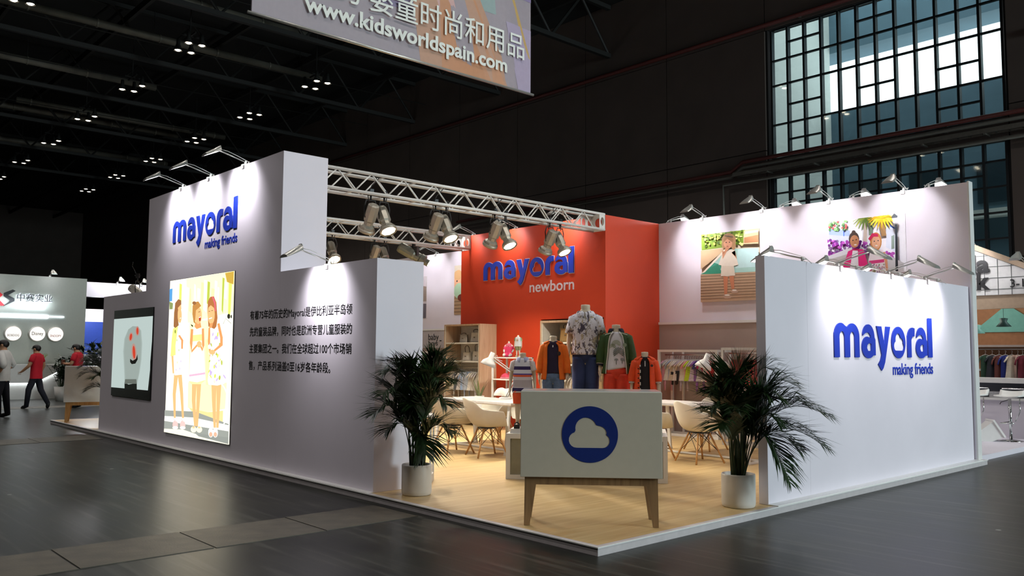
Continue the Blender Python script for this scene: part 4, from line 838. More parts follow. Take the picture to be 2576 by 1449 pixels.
def rack(label, x, y0, y1, h, mat, base=True):
    t = T('clothes_rack', label, 'clothes rack', (x, 0, PLAT), group='metal clothes racks')
    for y in (y0, y1):
        MB().box(-.02, .02, y-.02, y+.02, 0, h).build('post', mat, t); MB().box(.36, .40, y-.02, y+.02, 0, h).build('post', mat, t)
        MB().box(.02, .36, y-.02, y+.02, h-.04, h).build('top_bar', mat, t); MB().box(.02, .36, y-.02, y+.02, 0, .04).build('base_bar', mat, t)
    MB().box(-.02, .02, y1+.02, y0-.02, h-.04, h).build('top_bar', mat, t); MB().box(.36, .40, y1+.02, y0-.02, 0, .04).build('base_bar', mat, t); MB().box(-.02, .02, y1+.02, y0-.02, 0, .04).build('base_bar', mat, t)
    MB().tube([(.18, y0, h-.09), (.18, y1, h-.09)], .012, 8).build('hanging_rail', steel, t, True)
    MB().box(.36, .40, (y0*.8+y1*.2)-.012, (y0*.8+y1*.2)+.012, .04, h-.04).build('stile', mat, t)
    return t
rack('white metal rack of small children clothes along the taupe wall', 7.38, 5.13, 3.92, 1.50, white_metal)
cols = ['#d9a3b8', '#c9c4c4', '#e9e4dc', '#b9c4d8', '#d8cbb8', '#efe9e0', '#e9e4dc', '#d6c8d8', '#d8cbb8', '#efe9e0', '#e6a0a8', '#c8e03a', '#efe9e0', '#d6c8d8', '#8a5aa8', '#22307a', '#c9c4c4', '#c0287d', '#e9e4dc', '#b01c22', '#e6a0a8', '#b01c22', '#e9e4dc']
kinds = ['onesie', 'shirt', 'dress', 'shirt', 'dress', 'shirt', 'dress']
for i, c in enumerate(cols):
    hang(kinds[i % 7] if i < 21 else 'shirt', c, (7.56, 5.07-.049*i, PLAT+1.50-.185), -.75+.3*random.uniform(-1, 1), f'{names[c]} child garment, {ordn[i]} from the left on the white rack', 'small garments on the white rack', .33, .36)
hang('trousers', '#1a1a20', (7.52, 4.90, PLAT+1.10), -.4, 'black child leggings hanging low at the left of the white rack', 'small garments on the white rack', .2, .22)
hang('trousers', '#1a1a20', (7.50, 4.78, PLAT+1.12), -.4, 'black child leggings hanging low, right one of the pair', 'small garments on the white rack', .2, .22)
rack('grey metal rack with red shorts behind the right palm', 6.80, 3.42, 2.30, 1.53, M('grey rack paint', '#a8a4a0', .4))
for i in range(4):
    hang('skirt', '#9a2a2c', (6.98, 3.22-.13*i, PLAT+1.53-.20), -.75, f'dark red folded shorts on clip hanger, {ordn[i]} from the left on the grey rack', 'red shorts on the grey rack', .34, .42)
lc = ['#d8d4cc', '#e9e4dc', '#5d6470', '#1a1a20', '#c9c4c4', '#9fb8dc', '#b9c4d8', '#c9d6e6', '#9fb8dc', '#e9e4dc', '#d8d4cc', '#c9c4c4', '#d8d4cc', '#e9e4dc']
for i, c in enumerate(lc):
    hang(['shirt', 'onesie', 'shirt', 'trousers', 'dress'][i % 5], c, (6.10, 9.38-.068*i, PLAT+1.035), -.6+.3*random.uniform(-1, 1), f'{names[c]} baby garment, {ordn[i]} from the left in the oak shelf unit', 'baby clothes in the oak shelf unit', .27, .36)
rc = ['#e9e4dc', '#d8cbb8', '#efe9e0', '#c9c4c4', '#e9e4dc', '#d8d4cc', '#efe9e0', '#b9b0a4', '#e6a0a8', '#c0287d', '#e9e4dc', '#dcd3c4']
for i, c in enumerate(rc):
    hang(['shirt', 'onesie', 'dress'][i % 3], c, (6.52, 6.92-.09*i, PLAT+1.0), -.6+.3*random.uniform(-1, 1), f'{names[c]} baby garment, {ordn[i]} from the left in the niche behind the mannequins', 'baby clothes in the niche', .27, .36)
# open rack and pale top at the rear wall under the section sign
rack('white rack under the section sign at the rear wall', 7.30, 13.2, 11.6, 1.45, white_metal)
hang('shirt', '#e9e4dc', (7.28, 12.55, PLAT+1.22), FW+.2, 'white baby top on a wooden hanger facing out below the section sign', 'clothes under the section sign', .40, .45)
hang('shirt', '#22307a', (7.28, 12.05, PLAT+1.22), FW+.2, 'navy patterned baby top below the section sign', 'clothes under the section sign', .30, .35)
# ---- white open stand with baby mannequins
st = T('open_shelf_stand', 'white open metal shelf stand before the orange wall', 'shelf stand', (5.72, 7.05, PLAT))
for x in (0, .36):
    for y in (0, .70): MB().box(x-.015, x+.015, y-.015, y+.015, 0, 1.345).build('post', white_metal, st)
for z in (1.325, .92, .45): MB().box(-.015, .375, -.015, .715, z, z+.022).build('shelf', white_gloss, st)
# ---- snake plant
spn = T('snake_plant', 'snake plant in a small white pot beside the oak shelf unit', 'potted plant', (5.55, 7.93, PLAT)); leafm = M('grey green blades', '#5d6a48', .5, var=.3, scale=30)
MB().lathe([(.07, 0), (.09, .62), (.085, .62), (.07, .56), (.001, .55)], 18, capb=True).build('pot', white_gloss, spn, True)
for i in range(9):
    a = i*.7+.2; L = .28+.06*(i % 3); tx, ty = .14*math.cos(a), .18*math.sin(a); b = MB()
    b.grid(lambda u, v: (tx*v**1.4 + .016*(1-v**3)*(u*2-1)*math.cos(a+1.57)*1.2+.02*math.cos(a), ty*v**1.4 + .016*(1-v**3)*(u*2-1)*math.sin(a+1.57)*1.2 + .02*math.sin(a), .55+L*v), 3, 7); b.build('leaf', leafm, spn, True)
# ---- small white stand behind the left pot
ws2 = T('white_floor_stand', 'slim white frame stand on a slab behind the left palm pot', 'stand', (.86, 3.42, PLAT), -.75)
MB().box(-.16, .16, -.16, .16, 0, .09).build('base_slab', white_gloss, ws2)
for sx in (-1, 1):
    for sy in (-1, 1): MB().box(sx*.15-.01, sx*.15+.01, sy*.15-.01, sy*.15+.01, .09, .72).build('post', white_metal, ws2)
MB().box(-.16, .16, -.16, .16, .72, .74).build('top_plate', white_gloss, ws2)
# ================================================================== MANNEQUINS
man_m = M('ivory mannequin', '#d8c9b0', .5, var=.02); man_white = M('white mannequin', '#e8e2d6', .5, var=.02)
def body_joints(h, arms=None):
    J = dict(pel=(0, 0, .50), waist=(0, 0, .62), chest=(0, -.005, .77), up=(0, 0, .86), nb=(0, .005, .925), nt=(0, .0, 1.0))
    Rr = dict(pel=(.085, .065), waist=(.078, .058), chest=(.09, .062), up=(.072, .048), nb=.060, nt=.056)
    E = [('pel', 'waist'), ('waist', 'chest'), ('chest', 'up'), ('up', 'nb'), ('nb', 'nt')]
    for n, s in (('l', -1), ('r', 1)):
        J.update({n+'sh': (s*.118, 0, .868), n+'el': (s*.158, .012, .70), n+'wr': (s*.170, -.012, .545), n+'ha': (s*.171, -.022, .50), n+'hip': (s*.056, 0, .47), n+'kn': (s*.062, -.006, .27), n+'an': (s*.066, .012, .05), n+'to': (s*.072, -.055, .022)})
        Rr.update({n+'sh': .040, n+'el': .029, n+'wr': .019, n+'ha': (.022, .013), n+'hip': .066, n+'kn': .042, n+'an': .026, n+'to': (.028, .02)})
        E += [('up', n+'sh'), (n+'sh', n+'el'), (n+'el', n+'wr'), (n+'wr', n+'ha'), ('pel', n+'hip'), (n+'hip', n+'kn'), (n+'kn', n+'an'), (n+'an', n+'to')]
        for k in range(4):   # fingers
            y = -.042+.013*k; L = (.030, .036, .038, .032)[k]
            J[n+f'f{k}a'] = (s*.172, y, .478); J[n+f'f{k}b'] = (s*.168, y-.004, .478-L); J[n+f'f{k}c'] = (s*.160, y-.008, .478-L*1.7)
            for c, r in (('a', .0075), ('b', .0065), ('c', .005)): Rr[n+f'f{k}{c}'] = r
            E += [(n+'ha', n+f'f{k}a'), (n+f'f{k}a', n+f'f{k}b'), (n+f'f{k}b', n+f'f{k}c')]
        J[n+'ta'] = (s*.166, -.048, .512); J[n+'tb'] = (s*.158, -.062, .478); Rr[n+'ta'] = .008; Rr[n+'tb'] = .006; E += [(n+'wr', n+'ta'), (n+'ta', n+'tb')]
    return {k: tuple(c*h for c in v) for k, v in J.items()}, E, {k: (tuple(x*h for x in r) if isinstance(r, tuple) else r*h) for k, r in Rr.items()}
TOP = [(.945, .052, .050), (.925, .070, .054), (.905, .105, .057), (.88, .124, .062), (.83, .122, .068), (.76, .115, .072), (.68, .110, .070), (.60, .113, .072), (.50, .122, .078), (.40, .132, .084)]
def interp(tab, z):
    for a, b in zip(tab, tab[1:]):
        if a[0] >= z >= b[0]:
            t = (a[0]-z)/(a[0]-b[0]); return a[1]+(b[1]-a[1])*t, a[2]+(b[2]-a[2])*t
    return tab[0][1:] if z > tab[0][0] else tab[-1][1:]
def loft(h, z1, z0, grow, gap=None, n=40, rows=22, wr=.02, tilt=0, phase=0):
    """cloth tube around the torso from z1 down to z0 (fractions of h); gap(v) is the half angle left open at the front"""
    m = MB()
    def f(u, v):
        z = z1+(z0-z1)*v; a, b = interp(TOP, z); g = gap(v) if gap else 0
        t = -PI/2 + g + (2*PI-2*g)*u if gap else -PI/2 + 2*PI*u
        w = 1 + wr*math.sin(7*t+phase+9*v)*v + wr*.6*math.sin(13*t+17*v+phase)*v
        return ((a+grow+.010*v)*w*math.cos(t)*h, (b+grow+.010*v)*w*math.sin(t)*h, (z + tilt*math.cos(t)*max(0, v-.6)*2.5)*h)
    m.grid(f, n, rows, closeu=not gap); return m
def sleeves(h, m, frac, grow, cuff=None, mi=0):
    J, _, _ = body_joints(h)
    for n, s in (('l', -1), ('r', 1)):
        A_, B_, C_ = Vector(J[n+'sh']), Vector(J[n+'el']), Vector(J[n+'wr'])
        P0 = A_ + Vector((-s*.035*h, 0, .012*h)); pts = [P0, A_, A_.lerp(B_, .5)]
        if frac <= .6: pts.append(A_.lerp(B_, frac/.5*.9))
        else:
            pts += [B_, B_.lerp(C_, (frac-.5)/.5*.5), B_.lerp(C_, (frac-.5)/.5)]
        k = len(pts); rs = [(.034+grow)*h, (.038+grow)*h] + [(.036+grow-.010*i/(k-2)*(1 if frac > .6 else -.4))*h for i in range(k-2)]
        m.tube(pts, rs, 16, mi, cap=False)
    return m
def trousers(h, z_end, grow, wr=.03):
    m = MB()
    m.grid(lambda u, v: ((.106+.022*math.sin(PI*v*.75)-.03*v*v+grow)*h*math.cos(2*PI*u), (.072+.012*math.sin(PI*v*.75)-.04*v*v*v+grow)*h*math.sin(2*PI*u), (.57-.13*v)*h), 28, 8, closeu=True)
    for s in (-1, 1):
        def f(u, v, s=s):
            z = .50+(z_end-.50)*v; t = 2*PI*u; r = (.070-.018*v+grow)*(1+wr*math.sin(9*v*6+2*t)*.6)
            return ((s*(.058+.006*v)+r*math.cos(t)*(.98 if v > .15 else .9))*h, (r*1.05*math.sin(t))*h, z*h)
        m.grid(f, 20, 16, closeu=True)
    return m
def collar(h, mat, t, z=.945, out=.036, gap=.35, drop=.04):
    m = MB().grid(lambda u, v: ((.047+out*v)*1.08*h*math.cos(-PI/2+gap+(2*PI-2*gap)*u), (.047+out*.8*v)*h*math.sin(-PI/2+gap+(2*PI-2*gap)*u), (z-drop*v*v+.012*math.sin(PI*v)-.022*v*max(0, -math.sin(-PI/2+gap+(2*PI-2*gap)*u)))*h), 30, 5)
    o = m.build('collar', mat, t, True); sd = o.modifiers.new('thickness', 'SOLIDIFY'); sd.thickness = .005; return o
def mannequin(name, label, loc, rz, h, mat=man_m, group='dressed child mannequins on the plinth'):
    t = T(name, label, 'mannequin', loc, rz, group=group); J, E, Rr = body_joints(h)
    skin('body', J, E, Rr, mat, t, 1, 'pel')
    MB().lathe([(.052*h, .90*h), (.046*h, .93*h), (.0435*h, .965*h), (.0455*h, 1.0*h), (.041*h, 1.012*h), (.001, 1.016*h)], 20).build('neck', mat, t, True)
    return t
def cloth_part(m, name, mat, t, th=.004, smooth=True):
    o = m.build(name, mat, t, smooth); sd = o.modifiers.new('thickness', 'SOLIDIFY'); sd.thickness = th; sd.offset = 1; return o
def strip(h, t, name, mat, z1, z0, x=0, w=.012, grow=.012):
    m = MB().grid(lambda u, v: (lambda z: (lambda ab: ((x+(u-.5)*w)*h, -(ab[1]+grow)*h*math.sqrt(max(.02, 1-((x+(u-.5)*w)/(ab[0]+grow))**2))-.002, z*h))(interp(TOP, z)))(z1+(z0-z1)*v), 3, 14)
    return m.build(name, mat, t, True)
def badge(h, t, name, mat, x, z, rx, rz_, grow, kind=0):
    a, b = interp(TOP, z); y = -(b+grow)*h*math.sqrt(max(.05, 1-(x/(a+grow))**2))-.004; m = MB()
    if kind == 0: m.add([((x+rx*math.cos(i*PI/8))*h, y, (z+rz_*math.sin(i*PI/8))*h) for i in range(16)], [tuple(range(16))])
    else:          # palm leaf print: rays
        for i in range(15):
            an = -.5+i*(PI+1)/14; m.add([(x*h, y, z*h), ((x+rx*math.cos(an-.07))*h, y-.001, (z+rz_*math.sin(an-.07))*h), ((x+rx*1.1*math.cos(an))*h, y-.001, (z+rz_*1.1*math.sin(an))*h), ((x+rx*math.cos(an+.07))*h, y-.001, (z+rz_*math.sin(an+.07))*h)], [(0, 1, 2, 3)])
        if kind == 2: m.add([((x-.003)*h, y, z*h), ((x+.003)*h, y, z*h), ((x+.004)*h, y, (z-.08)*h), ((x-.002)*h, y, (z-.08)*h)], [(0, 1, 2, 3)])
    return m.build(name, mat, t)
MRZ = -.86
# A: striped polo boy
h = .856; t = mannequin('child_mannequin', 'small mannequin in a striped polo shirt at the left end of the plinth', (1.954, 2.906, PLAT+.56), MRZ, h)
polo = ramp_mat('striped polo knit', [(0, '#dcdde6'), (.423, '#2c1f55'), (.462, '#d6d4dc'), (.471, '#b4adb4'), (.554, '#d3d0d6'), (.589, '#e2643c'), (.611, '#5b4a9a'), (.627, '#dfe2ee'), (.668, '#2a1d58'), (.710, '#dfe2ee'), (.770, '#e6e8f2')])
cloth_part(loft(h, .94, .48, .010), 'polo_shirt', polo, t)
cloth_part(sleeves(h, MB(), .32, .010), 'sleeves', M('grey marl sleeve', '#cfc8c6', .85, var=.12, scale=90), t)
for s in (-1, 1): MB().grid(lambda u, v: (s*(.105+.03*v)*h, (-.055+.11*u)*h*(1-.3*v), (.925-.075*v-.02*abs(u-.5))*h+.004), 5, 4).build('shoulder_patch', M('coral patch', '#ef6a4a', .8), t, True)
collar(h, M('pale blue collar', '#b6c0e6', .8), t); strip(h, t, 'placket', polo, .90, .80, 0, .022, .013)
cloth_part(trousers(h, .33, .012), 'shorts', M('rust orange shorts', '#e2562a', .8, var=.08), t)
for s in (-1, 1): MB().box(s*.07*h-.03, s*.07*h+.03, -.085*h, .045*h, 0, .045).tube([(s*.07*h-.028, -.03, .05), (s*.07*h, -.035, .07), (s*.07*h+.028, -.03, .05)], .008, 6).build('sandal', M('dark sandal', '#1c1c22', .6), t)
# B: orange zip hoodie
h = .964; t = mannequin('child_mannequin', 'mannequin in an open orange hoodie, navy polo and denim shorts', (2.312, 2.762, PLAT+.65), MRZ, h)
cloth_part(loft(h, .94, .56, .004), 'navy_polo', M('navy polo knit', '#241a38', .85, var=.1), t); collar(h, M('navy collar', '#281d3e', .8), t, out=.03)
oz = M('orange sweatshirt', '#f2761e', .85, var=.08, bump=.15, bscale=50)
cloth_part(loft(h, .935, .485, .016, gap=lambda v: .50+.10*v), 'hoodie', oz, t, .006); cloth_part(sleeves(h, MB(), .95, .012), 'sleeves', oz, t)
cloth_part(MB().grid(lambda u, v: ((.055+.05*math.sin(PI*v))*1.15*h*math.cos(PI*(-.28+1.56*u)), (.05+.045*math.sin(PI*v)*(.4+.6*max(0, math.sin(PI*(-.28+1.56*u)))))*h*math.sin(PI*(-.28+1.56*u)), (.955-.055*v)*h), 26, 7), 'hood', oz, t, .006)
badge(h, t, 'badge', M('dark badge', '#3c2a2a', .7), .075, .80, .022, .026, .026); strip(h, t, 'placket', M('white button', '#f2f2f2', .6), .90, .875, 0, .012, .012)
MB().grid(lambda u, v: (.122*h*math.cos(2*PI*u), .086*h*math.sin(2*PI*u), (.545+.03*v)*h), 28, 2, closeu=True).build('belt', M('brown belt', '#4a2c22', .6), t, True)
cloth_part(trousers(h, .30, .012), 'denim_shorts', M('washed denim', '#5a7398', .9, var=.2, scale=30), t)
for s in (-1, 1): MB().tube([(s*.063*h, 0, .300*h), (s*.063*h, 0, .335*h)], .074*h, 18, cap=False).build('rolled_hem', M('denim hem', '#2c3a5c', .9), t, True)
# C: leaf print shirt and jeans
h = 1.219; t = mannequin('child_mannequin', 'tallest mannequin in a leaf print shirt and dark blue jeans', (2.682, 2.589, PLAT+.77), MRZ, h)
leafp = print_mat('grey leaf print', '#e9e7f0', ['#c4b79e', '#9d958a', '#6a6370', '#4b4658'], 9, .60, stretch=(1.3, 1.3, .8))
cloth_part(loft(h, .94, .525, .012, wr=.025), 'shirt', leafp, t); cloth_part(sleeves(h, MB(), .46, .012), 'sleeves', leafp, t); collar(h, leafp, t, out=.045)
strip(h, t, 'placket', leafp, .90, .54, 0, .03, .016)
for i in range(6): badge(h, t, 'button', M('shirt button', '#d8d4cc', .4), .0, .86-.055*i, .006, .006, .019)
cloth_part(trousers(h, .05, .010), 'jeans', M('dark blue jeans', '#2a3a66', .9, var=.35, scale=5), t)
# D: green jacket
h = 1.119; t = mannequin('child_mannequin', 'mannequin in an open dark green jacket, palm print tee and coral trousers', (2.851, 2.257, PLAT+.63), MRZ, h)
tee = M('white tee cotton', '#e6e6ee', .85, var=.05)
cloth_part(loft(h, .935, .55, .005, tilt=.02), 'tee', tee, t)
gp = M('green palm print', '#3a4a34', .8); badge(h, t, 'palm_print', gp, .025, .715, .055, .058, .012, 1); badge(h, t, 'palm_print', M('sage palm print', '#7d8a5c', .8), .0, .81, .045, .04, .012, 1); badge(h, t, 'palm_print', gp, .06, .64, .026, .024, .012, 2); badge(h, t, 'palm_print', gp, .0, .645, .020, .016, .012, 2); badge(h, t, 'palm_print', M('sage palm print', '#7d8a5c', .8), -.04, .78, .035, .03, .012, 1)
gj = M('dark green jacket cloth', '#2c4a1c', .7, var=.15, bump=.25, bscale=30); nav = M('navy rib knit', '#1b1c2e', .85)
cloth_part(loft(h, .94, .50, .020, gap=lambda v: .42+.42*min(1, v*1.3), wr=.035), 'jacket', gj, t, .006); cloth_part(sleeves(h, MB(), .80, .016), 'sleeves', gj, t)
J, _, _ = body_joints(h)
for n in 'lr':
    a, b = Vector(J[n+'el']), Vector(J[n+'wr']); MB().tube([a.lerp(b, .48), a.lerp(b, .78)], [.042*h, .038*h], 16, cap=False).build('cuff', nav, t, True)
    MB().tube([a.lerp(b, .60), a.lerp(b, .64)], [.0425*h, .0420*h], 16, cap=False).build('cuff_stripe', M('white stripe', '#e6e6e6', .8), t, True)
collar(h, nav, t, z=.965, out=.03, gap=.5, drop=.03)
zip_m = M('white zip tape', '#e9e9e2', .6)
for s in (-1, 1):
    pts = []
    for i in range(10):
        v = i/9; z = .94+(.50-.94)*v; a, b = interp(TOP, z); g = .42+.42*min(1, v*1.3); tt = -PI/2 + s*g; pts.append(((a+.024)*math.cos(tt)*h, (b+.024)*math.sin(tt)*h-.002, z*h))
    MB().tube(pts, .006, 6).build('zip_edge', zip_m, t, True)
    MB().tube([(s*.05*h, -.062*h, .925*h), (s*.115*h, -.05*h, .905*h)], .005, 6).build('piping', zip_m, t, True)
badge(h, t, 'badge', M('grey badge', '#8a9a84', .7), .088, .80, .020, .020, .034)
cloth_part(trousers(h, .05, .012), 'trousers', M('coral red trousers', '#e2472e', .85, var=.1, scale=12), t)
# E: orange raincoat
h = .893; t = mannequin('child_mannequin', 'small mannequin in an open orange raincoat over black at the right end', (2.92, 1.888, PLAT+.54), MRZ, h)
cloth_part(loft(h, .95, .50, .004), 'black_top', M('black knit', '#120f14', .85), t); collar(h, M('black collar', '#141118', .8), t, out=.03); strip(h, t, 'zip_pull', M('white zip', '#e6e6e6', .5), .90, .83, 0, .010, .010)
oc = M('orange raincoat cloth', '#ec4e16', .6, var=.1, bump=.3, bscale=18)
cloth_part(loft(h, .94, .38, .022, gap=lambda v: .40+.10*v, wr=.035), 'raincoat', oc, t, .006); cloth_part(sleeves(h, MB(), .72, .018), 'sleeves', oc, t)
cloth_part(MB().grid(lambda u, v: ((.052+.065*math.sin(PI*v*.8))*1.2*h*math.cos(PI*(-.30+1.6*u)), (.05+.05*math.sin(PI*v)*(.5+.5*max(0, math.sin(PI*(-.3+1.6*u)))))*h*math.sin(PI*(-.30+1.6*u)), (.965-.085*v)*h), 26, 7), 'hood', oc, t, .006)
J, _, _ = body_joints(h); stripe = ramp_mat('striped lining', [(0, '#15141c')] + [(.405+.018*i, ('#e0dde2', '#15141c')[i % 2]) for i in range(12)])
for n in 'lr':
    a, b = Vector(J[n+'el']), Vector(J[n+'wr']); MB().tube([a.lerp(b, .30), a.lerp(b, .58)], [.044*h, .040*h], 16, cap=False).build('striped_cuff', stripe, t, True)
for i in range(7): badge(h, t, 'toggle', M('dark toggle', '#2a1a1a', .5), -.085, .80-.06*i, .010, .008, .032)
strip(h, t, 'striped_trim', ramp_mat('dotted trim', [(i*.035, ('#15141c', '#e6e0da')[i % 2]) for i in range(28)]), .85, .40, -.062, .014, .030)
badge(h, t, 'badge', M('dark badge', '#3c2a2a', .7), .085, .84, .018, .016, .034)
cloth_part(trousers(h, .06, .008), 'trousers', M('navy trousers', '#1f2436', .85), t)
# baby mannequins on the open stand
h = .40; t = mannequin('baby_mannequin', 'white baby mannequin in a white vest and olive shorts standing on the open stand', (5.86, 7.20, PLAT+1.348), -.95, h, man_white, 'baby mannequins on the open stand')
cloth_part(loft(h, .94, .50, .02), 'vest', M('white vest', '#eef0f4', .85), t, .002); cloth_part(sleeves(h, MB(), .4, .012), 'sleeves', M('sage sleeve', '#6f8a66', .85), t, .002); badge(h, t, 'print', M('taupe round print', '#a8977c', .8), -.02, .78, .05, .05, .03)
cloth_part(trousers(h, .32, .02), 'shorts', M('olive shorts', '#6b6a4a', .85), t, .002)
for s in (-1, 1): MB().tube([(s*.066*h, .02, .018), (s*.07*h, -.05, .014)], [.022, .018], 8).build('shoe', M('taupe baby shoe', '#a8987c', .7), t, True)
def seated_baby(label, loc, rz, h, top, bottom, hood):
    t = T('baby_mannequin', label, 'mannequin', loc, rz, group='baby mannequins on the open stand')
    J = dict(pel=(0, 0, .16), ch=(0, 0, .52), up=(0, .01, .72), nb=(0, .01, .84), nt=(0, .01, 1.0)); Rr = dict(pel=(.2, .16), ch=(.18, .15), up=(.15, .11), nb=.07, nt=.06); E = [('pel', 'ch'), ('ch', 'up'), ('up', 'nb'), ('nb', 'nt')]
    for n, s in (('l', -1), ('r', 1)):
        J.update({n+'s': (s*.22, 0, .7), n+'e': (s*.30, -.08, .42), n+'w': (s*.24, -.26, .28), n+'h': (s*.13, -.12, .12), n+'k': (s*.22, -.42, .16), n+'f': (s*.18, -.72, .08), n+'t': (s*.2, -.78, .16)})
        Rr.update({n+'s': .08, n+'e': .06, n+'w': .04, n+'h': .13, n+'k': .09, n+'f': .06, n+'t': .05}); E += [('up', n+'s'), (n+'s', n+'e'), (n+'e', n+'w'), ('pel', n+'h'), (n+'h', n+'k'), (n+'k', n+'f'), (n+'f', n+'t')]
    sc = lambda v: tuple(c*h for c in v)
    skin('body', {k: sc(v) for k, v in J.items()}, E, {k: (sc(r) if isinstance(r, tuple) else r*h) for k, r in Rr.items()}, man_white, t, 1, 'pel')
    ks = ['pel', 'ch', 'up', 'ls', 'le', 'rs', 're', 'lh', 'lk', 'rh', 'rk']; es = [e for e in E if e[0] in ks and e[1] in ks]
    skin('romper', {k: sc(J[k]) for k in ks}, es, {k: (sc((Rr[k][0]*1.15, Rr[k][1]*1.15)) if isinstance(Rr[k], tuple) else Rr[k]*h*1.25) for k in ks}, top, t, 1, 'pel')
    if hood: MB().lathe([(.10*h, .86*h), (.17*h, .80*h), (.22*h, .72*h), (.16*h, .66*h)], 14, (0, .03*h, 0)).build('hood', bottom, t, True)
    return t
seated_baby('seated baby mannequin in a pink hooded jacket behind the desk lamp', (5.90, 7.50, PLAT+1.348), -.95, .30, M('pink jersey', '#d43a68', .85), M('pink hood', '#e0708e', .85), True)
seated_baby('seated baby mannequin in a spotted white romper on the middle shelf', (5.90, 7.22, PLAT+.943), -1.2, .30, print_mat('spotted romper', '#eceae6', ['#8a9488'], 40, .62), man_white, False)
ht = T('baby_hat', 'folded pink knitted baby hat on the middle shelf', 'hat', (5.84, 7.50, PLAT+.943)); MB().lathe([(.10, 0), (.105, .03), (.085, .075), (.04, .10), (.001, .105)], 16).build('crown', M('pink knit', '#c8405c', .9, var=.2, bump=.4), ht, True); MB().lathe([(.108, 0), (.114, .015), (.108, .032)], 16).build('brim', M('pale pink knit', '#d88a98', .9), ht, True)
# ================================================================== PALMS
frond_m = M('dark palm leaf', '#1f3517', .38, var=.4, scale=6); stem_m = M('palm cane', '#3f4a2a', .6, var=.2); pot_m = M('white ceramic pot', '#dcd7cf', .35, var=.02); soil_m = M('dark potting soil', '#1c1612', .95, bump=.6)
def palm(label, loc, r, ph, tips, seed, k=1.0, leaf=.30, dt=.08):
    rd = random.Random(seed); t = T('potted_palm', label, 'potted plant', loc, group='potted palms')
    MB().lathe([(r*.93, 0), (r*.97, .01), (r, .04), (r, ph-.012), (r*.985, ph), (r*.93, ph), (r*.92, ph-.05)], 32, capb=True).build('pot', pot_m, t, True)
    MB().lathe([(.001, ph-.035), (r*.92, ph-.045)], 24).build('soil', soil_m, t, True)
    for i in range(9):
        a = rd.uniform(0, 2*PI); q = rd.uniform(.02, r*.6); MB().tube([(q*math.cos(a), q*math.sin(a), ph-.05), (q*1.2*math.cos(a), q*1.2*math.sin(a), ph+.15), (q*1.5*math.cos(a), q*1.5*math.sin(a), ph+rd.uniform(.28, .45)*k)], [.013, .011, .007], 7).build('cane', stem_m, t, True)
    for (tx, tz, td, bend) in tips:
        base = Vector((rd.uniform(-.4, .4)*r, rd.uniform(-.4, .4)*r, ph-.03)); td -= dt + (.14 if tx < 0 and dt > .05 else 0); tip = base + R_*tx + F_*td; tip.z = ph+tz
        c1 = base.lerp(tip, .28); c1.z = base.z + max(tz, .35)*(1+(bend-1)*.72)
        pts = []
        for i in range(15):
            s = i/14; pts.append(base*(1-s)**2 + c1*2*s*(1-s) + tip*s*s)
        m = MB().tube(pts, [.0065*(1-.75*i/14) for i in range(15)], 5)
        for i in range(46):
            s = .30+.70*i/45; p = base*(1-s)**2 + c1*2*s*(1-s) + tip*s*s; d = ((c1-base)*(1-s) + (tip-c1)*s).normalized()
            side = d.cross(Vector((0, 0, 1)));  side = side.normalized() if side.length > .05 else R_
            nrm = side.cross(d).normalized(); L = leaf*k*(.45+.75*math.sin(PI*min(1, .12+.88*(s-.3)/.7))**.8)*rd.uniform(.8, 1.15)
            if s > .96: L *= .8
            for sg in (-1, 1):
                dr = (d*rd.uniform(.75, 1.05) + side*sg*rd.uniform(.55, .85) + nrm*rd.uniform(.05, .35)).normalized()
                q1 = p + dr*L*.5; q2 = p + dr*L + Vector((0, 0, -L*rd.uniform(.02, .30))); wv = dr.cross(nrm).normalized()*.0105*k
                m.add([p-wv*.5, p+wv*.5, q1+wv, q1-wv, q2], [(0, 1, 2, 3), (3, 2, 4)])
        m.build('frond', frond_m, t)
    return t
palm('potted palm in a white pot beside the low left wall end', (.365, 2.765, PLAT), .152, .30,
     [(-.36, .92, -.05, 1.5), (-.34, .52, -.15, 1.9), (.38, 1.00, .05, 1.25), (.24, 1.06, -.08, 1.2), (.34, .34, -.1, 2.0), (-.18, .95, .05, 1.3), (.36, .84, -.1, 1.4), (.05, .92, -.12, 1.25), (-.24, .72, -.22, 1.5), (.10, .70, .1, 1.5), (.30, .62, -.15, 1.7), (-.05, .80, .02, 1.3), (.18, .86, -.22, 1.3), (-.30, .36, -.05, 2.0), (.14, .12, -.14, 2.0), (.42, .92, -.02, 1.3), (.0, .6, -.2, 1.4)], 5)
palm('potted palm in a white pot beside the right logo wall', (2.275, .265, PLAT), .157, .305,
     [(-.34, .62, -.05, 1.6), (.24, .98, .0, 1.25), (.46, .84, -.2, 1.45), (.68, .56, -.28, 1.9), (.66, .28, -.30, 2.6), (.33, -.02, -.28, 3.0), (.42, .26, -.22, 2.2), (.0, .90, -.08, 1.25), (-.20, .80, .05, 1.35), (.10, .96, .08, 1.25), (-.24, .46, -.15, 1.8), (.34, .70, -.25, 1.5), (.16, .72, -.22, 1.4), (-.10, .62, -.2, 1.5), (.50, .66, -.22, 1.7), (.28, .50, -.26, 1.8), (-.30, .78, .1, 1.4), (.05, .52, .14, 1.6)], 9, 1.05)
palm('potted palm half hidden behind the far left end of the wall', (.62, 13.12, PLAT), .16, .30,
     [(-.48, .92, 0, 1.4), (-.50, .62, 0, 1.9), (-.40, .35, -.05, 2.2), (.2, 1.0, 0, 1.3), (-.1, 1.05, .1, 1.25), (-.3, 1.0, .1, 1.3), (.4, .7, 0, 1.7), (-.5, .8, -.2, 1.6), (.1, .7, -.2, 1.5), (-.2, .6, -.2, 1.6)], 11, 1.1, .26)
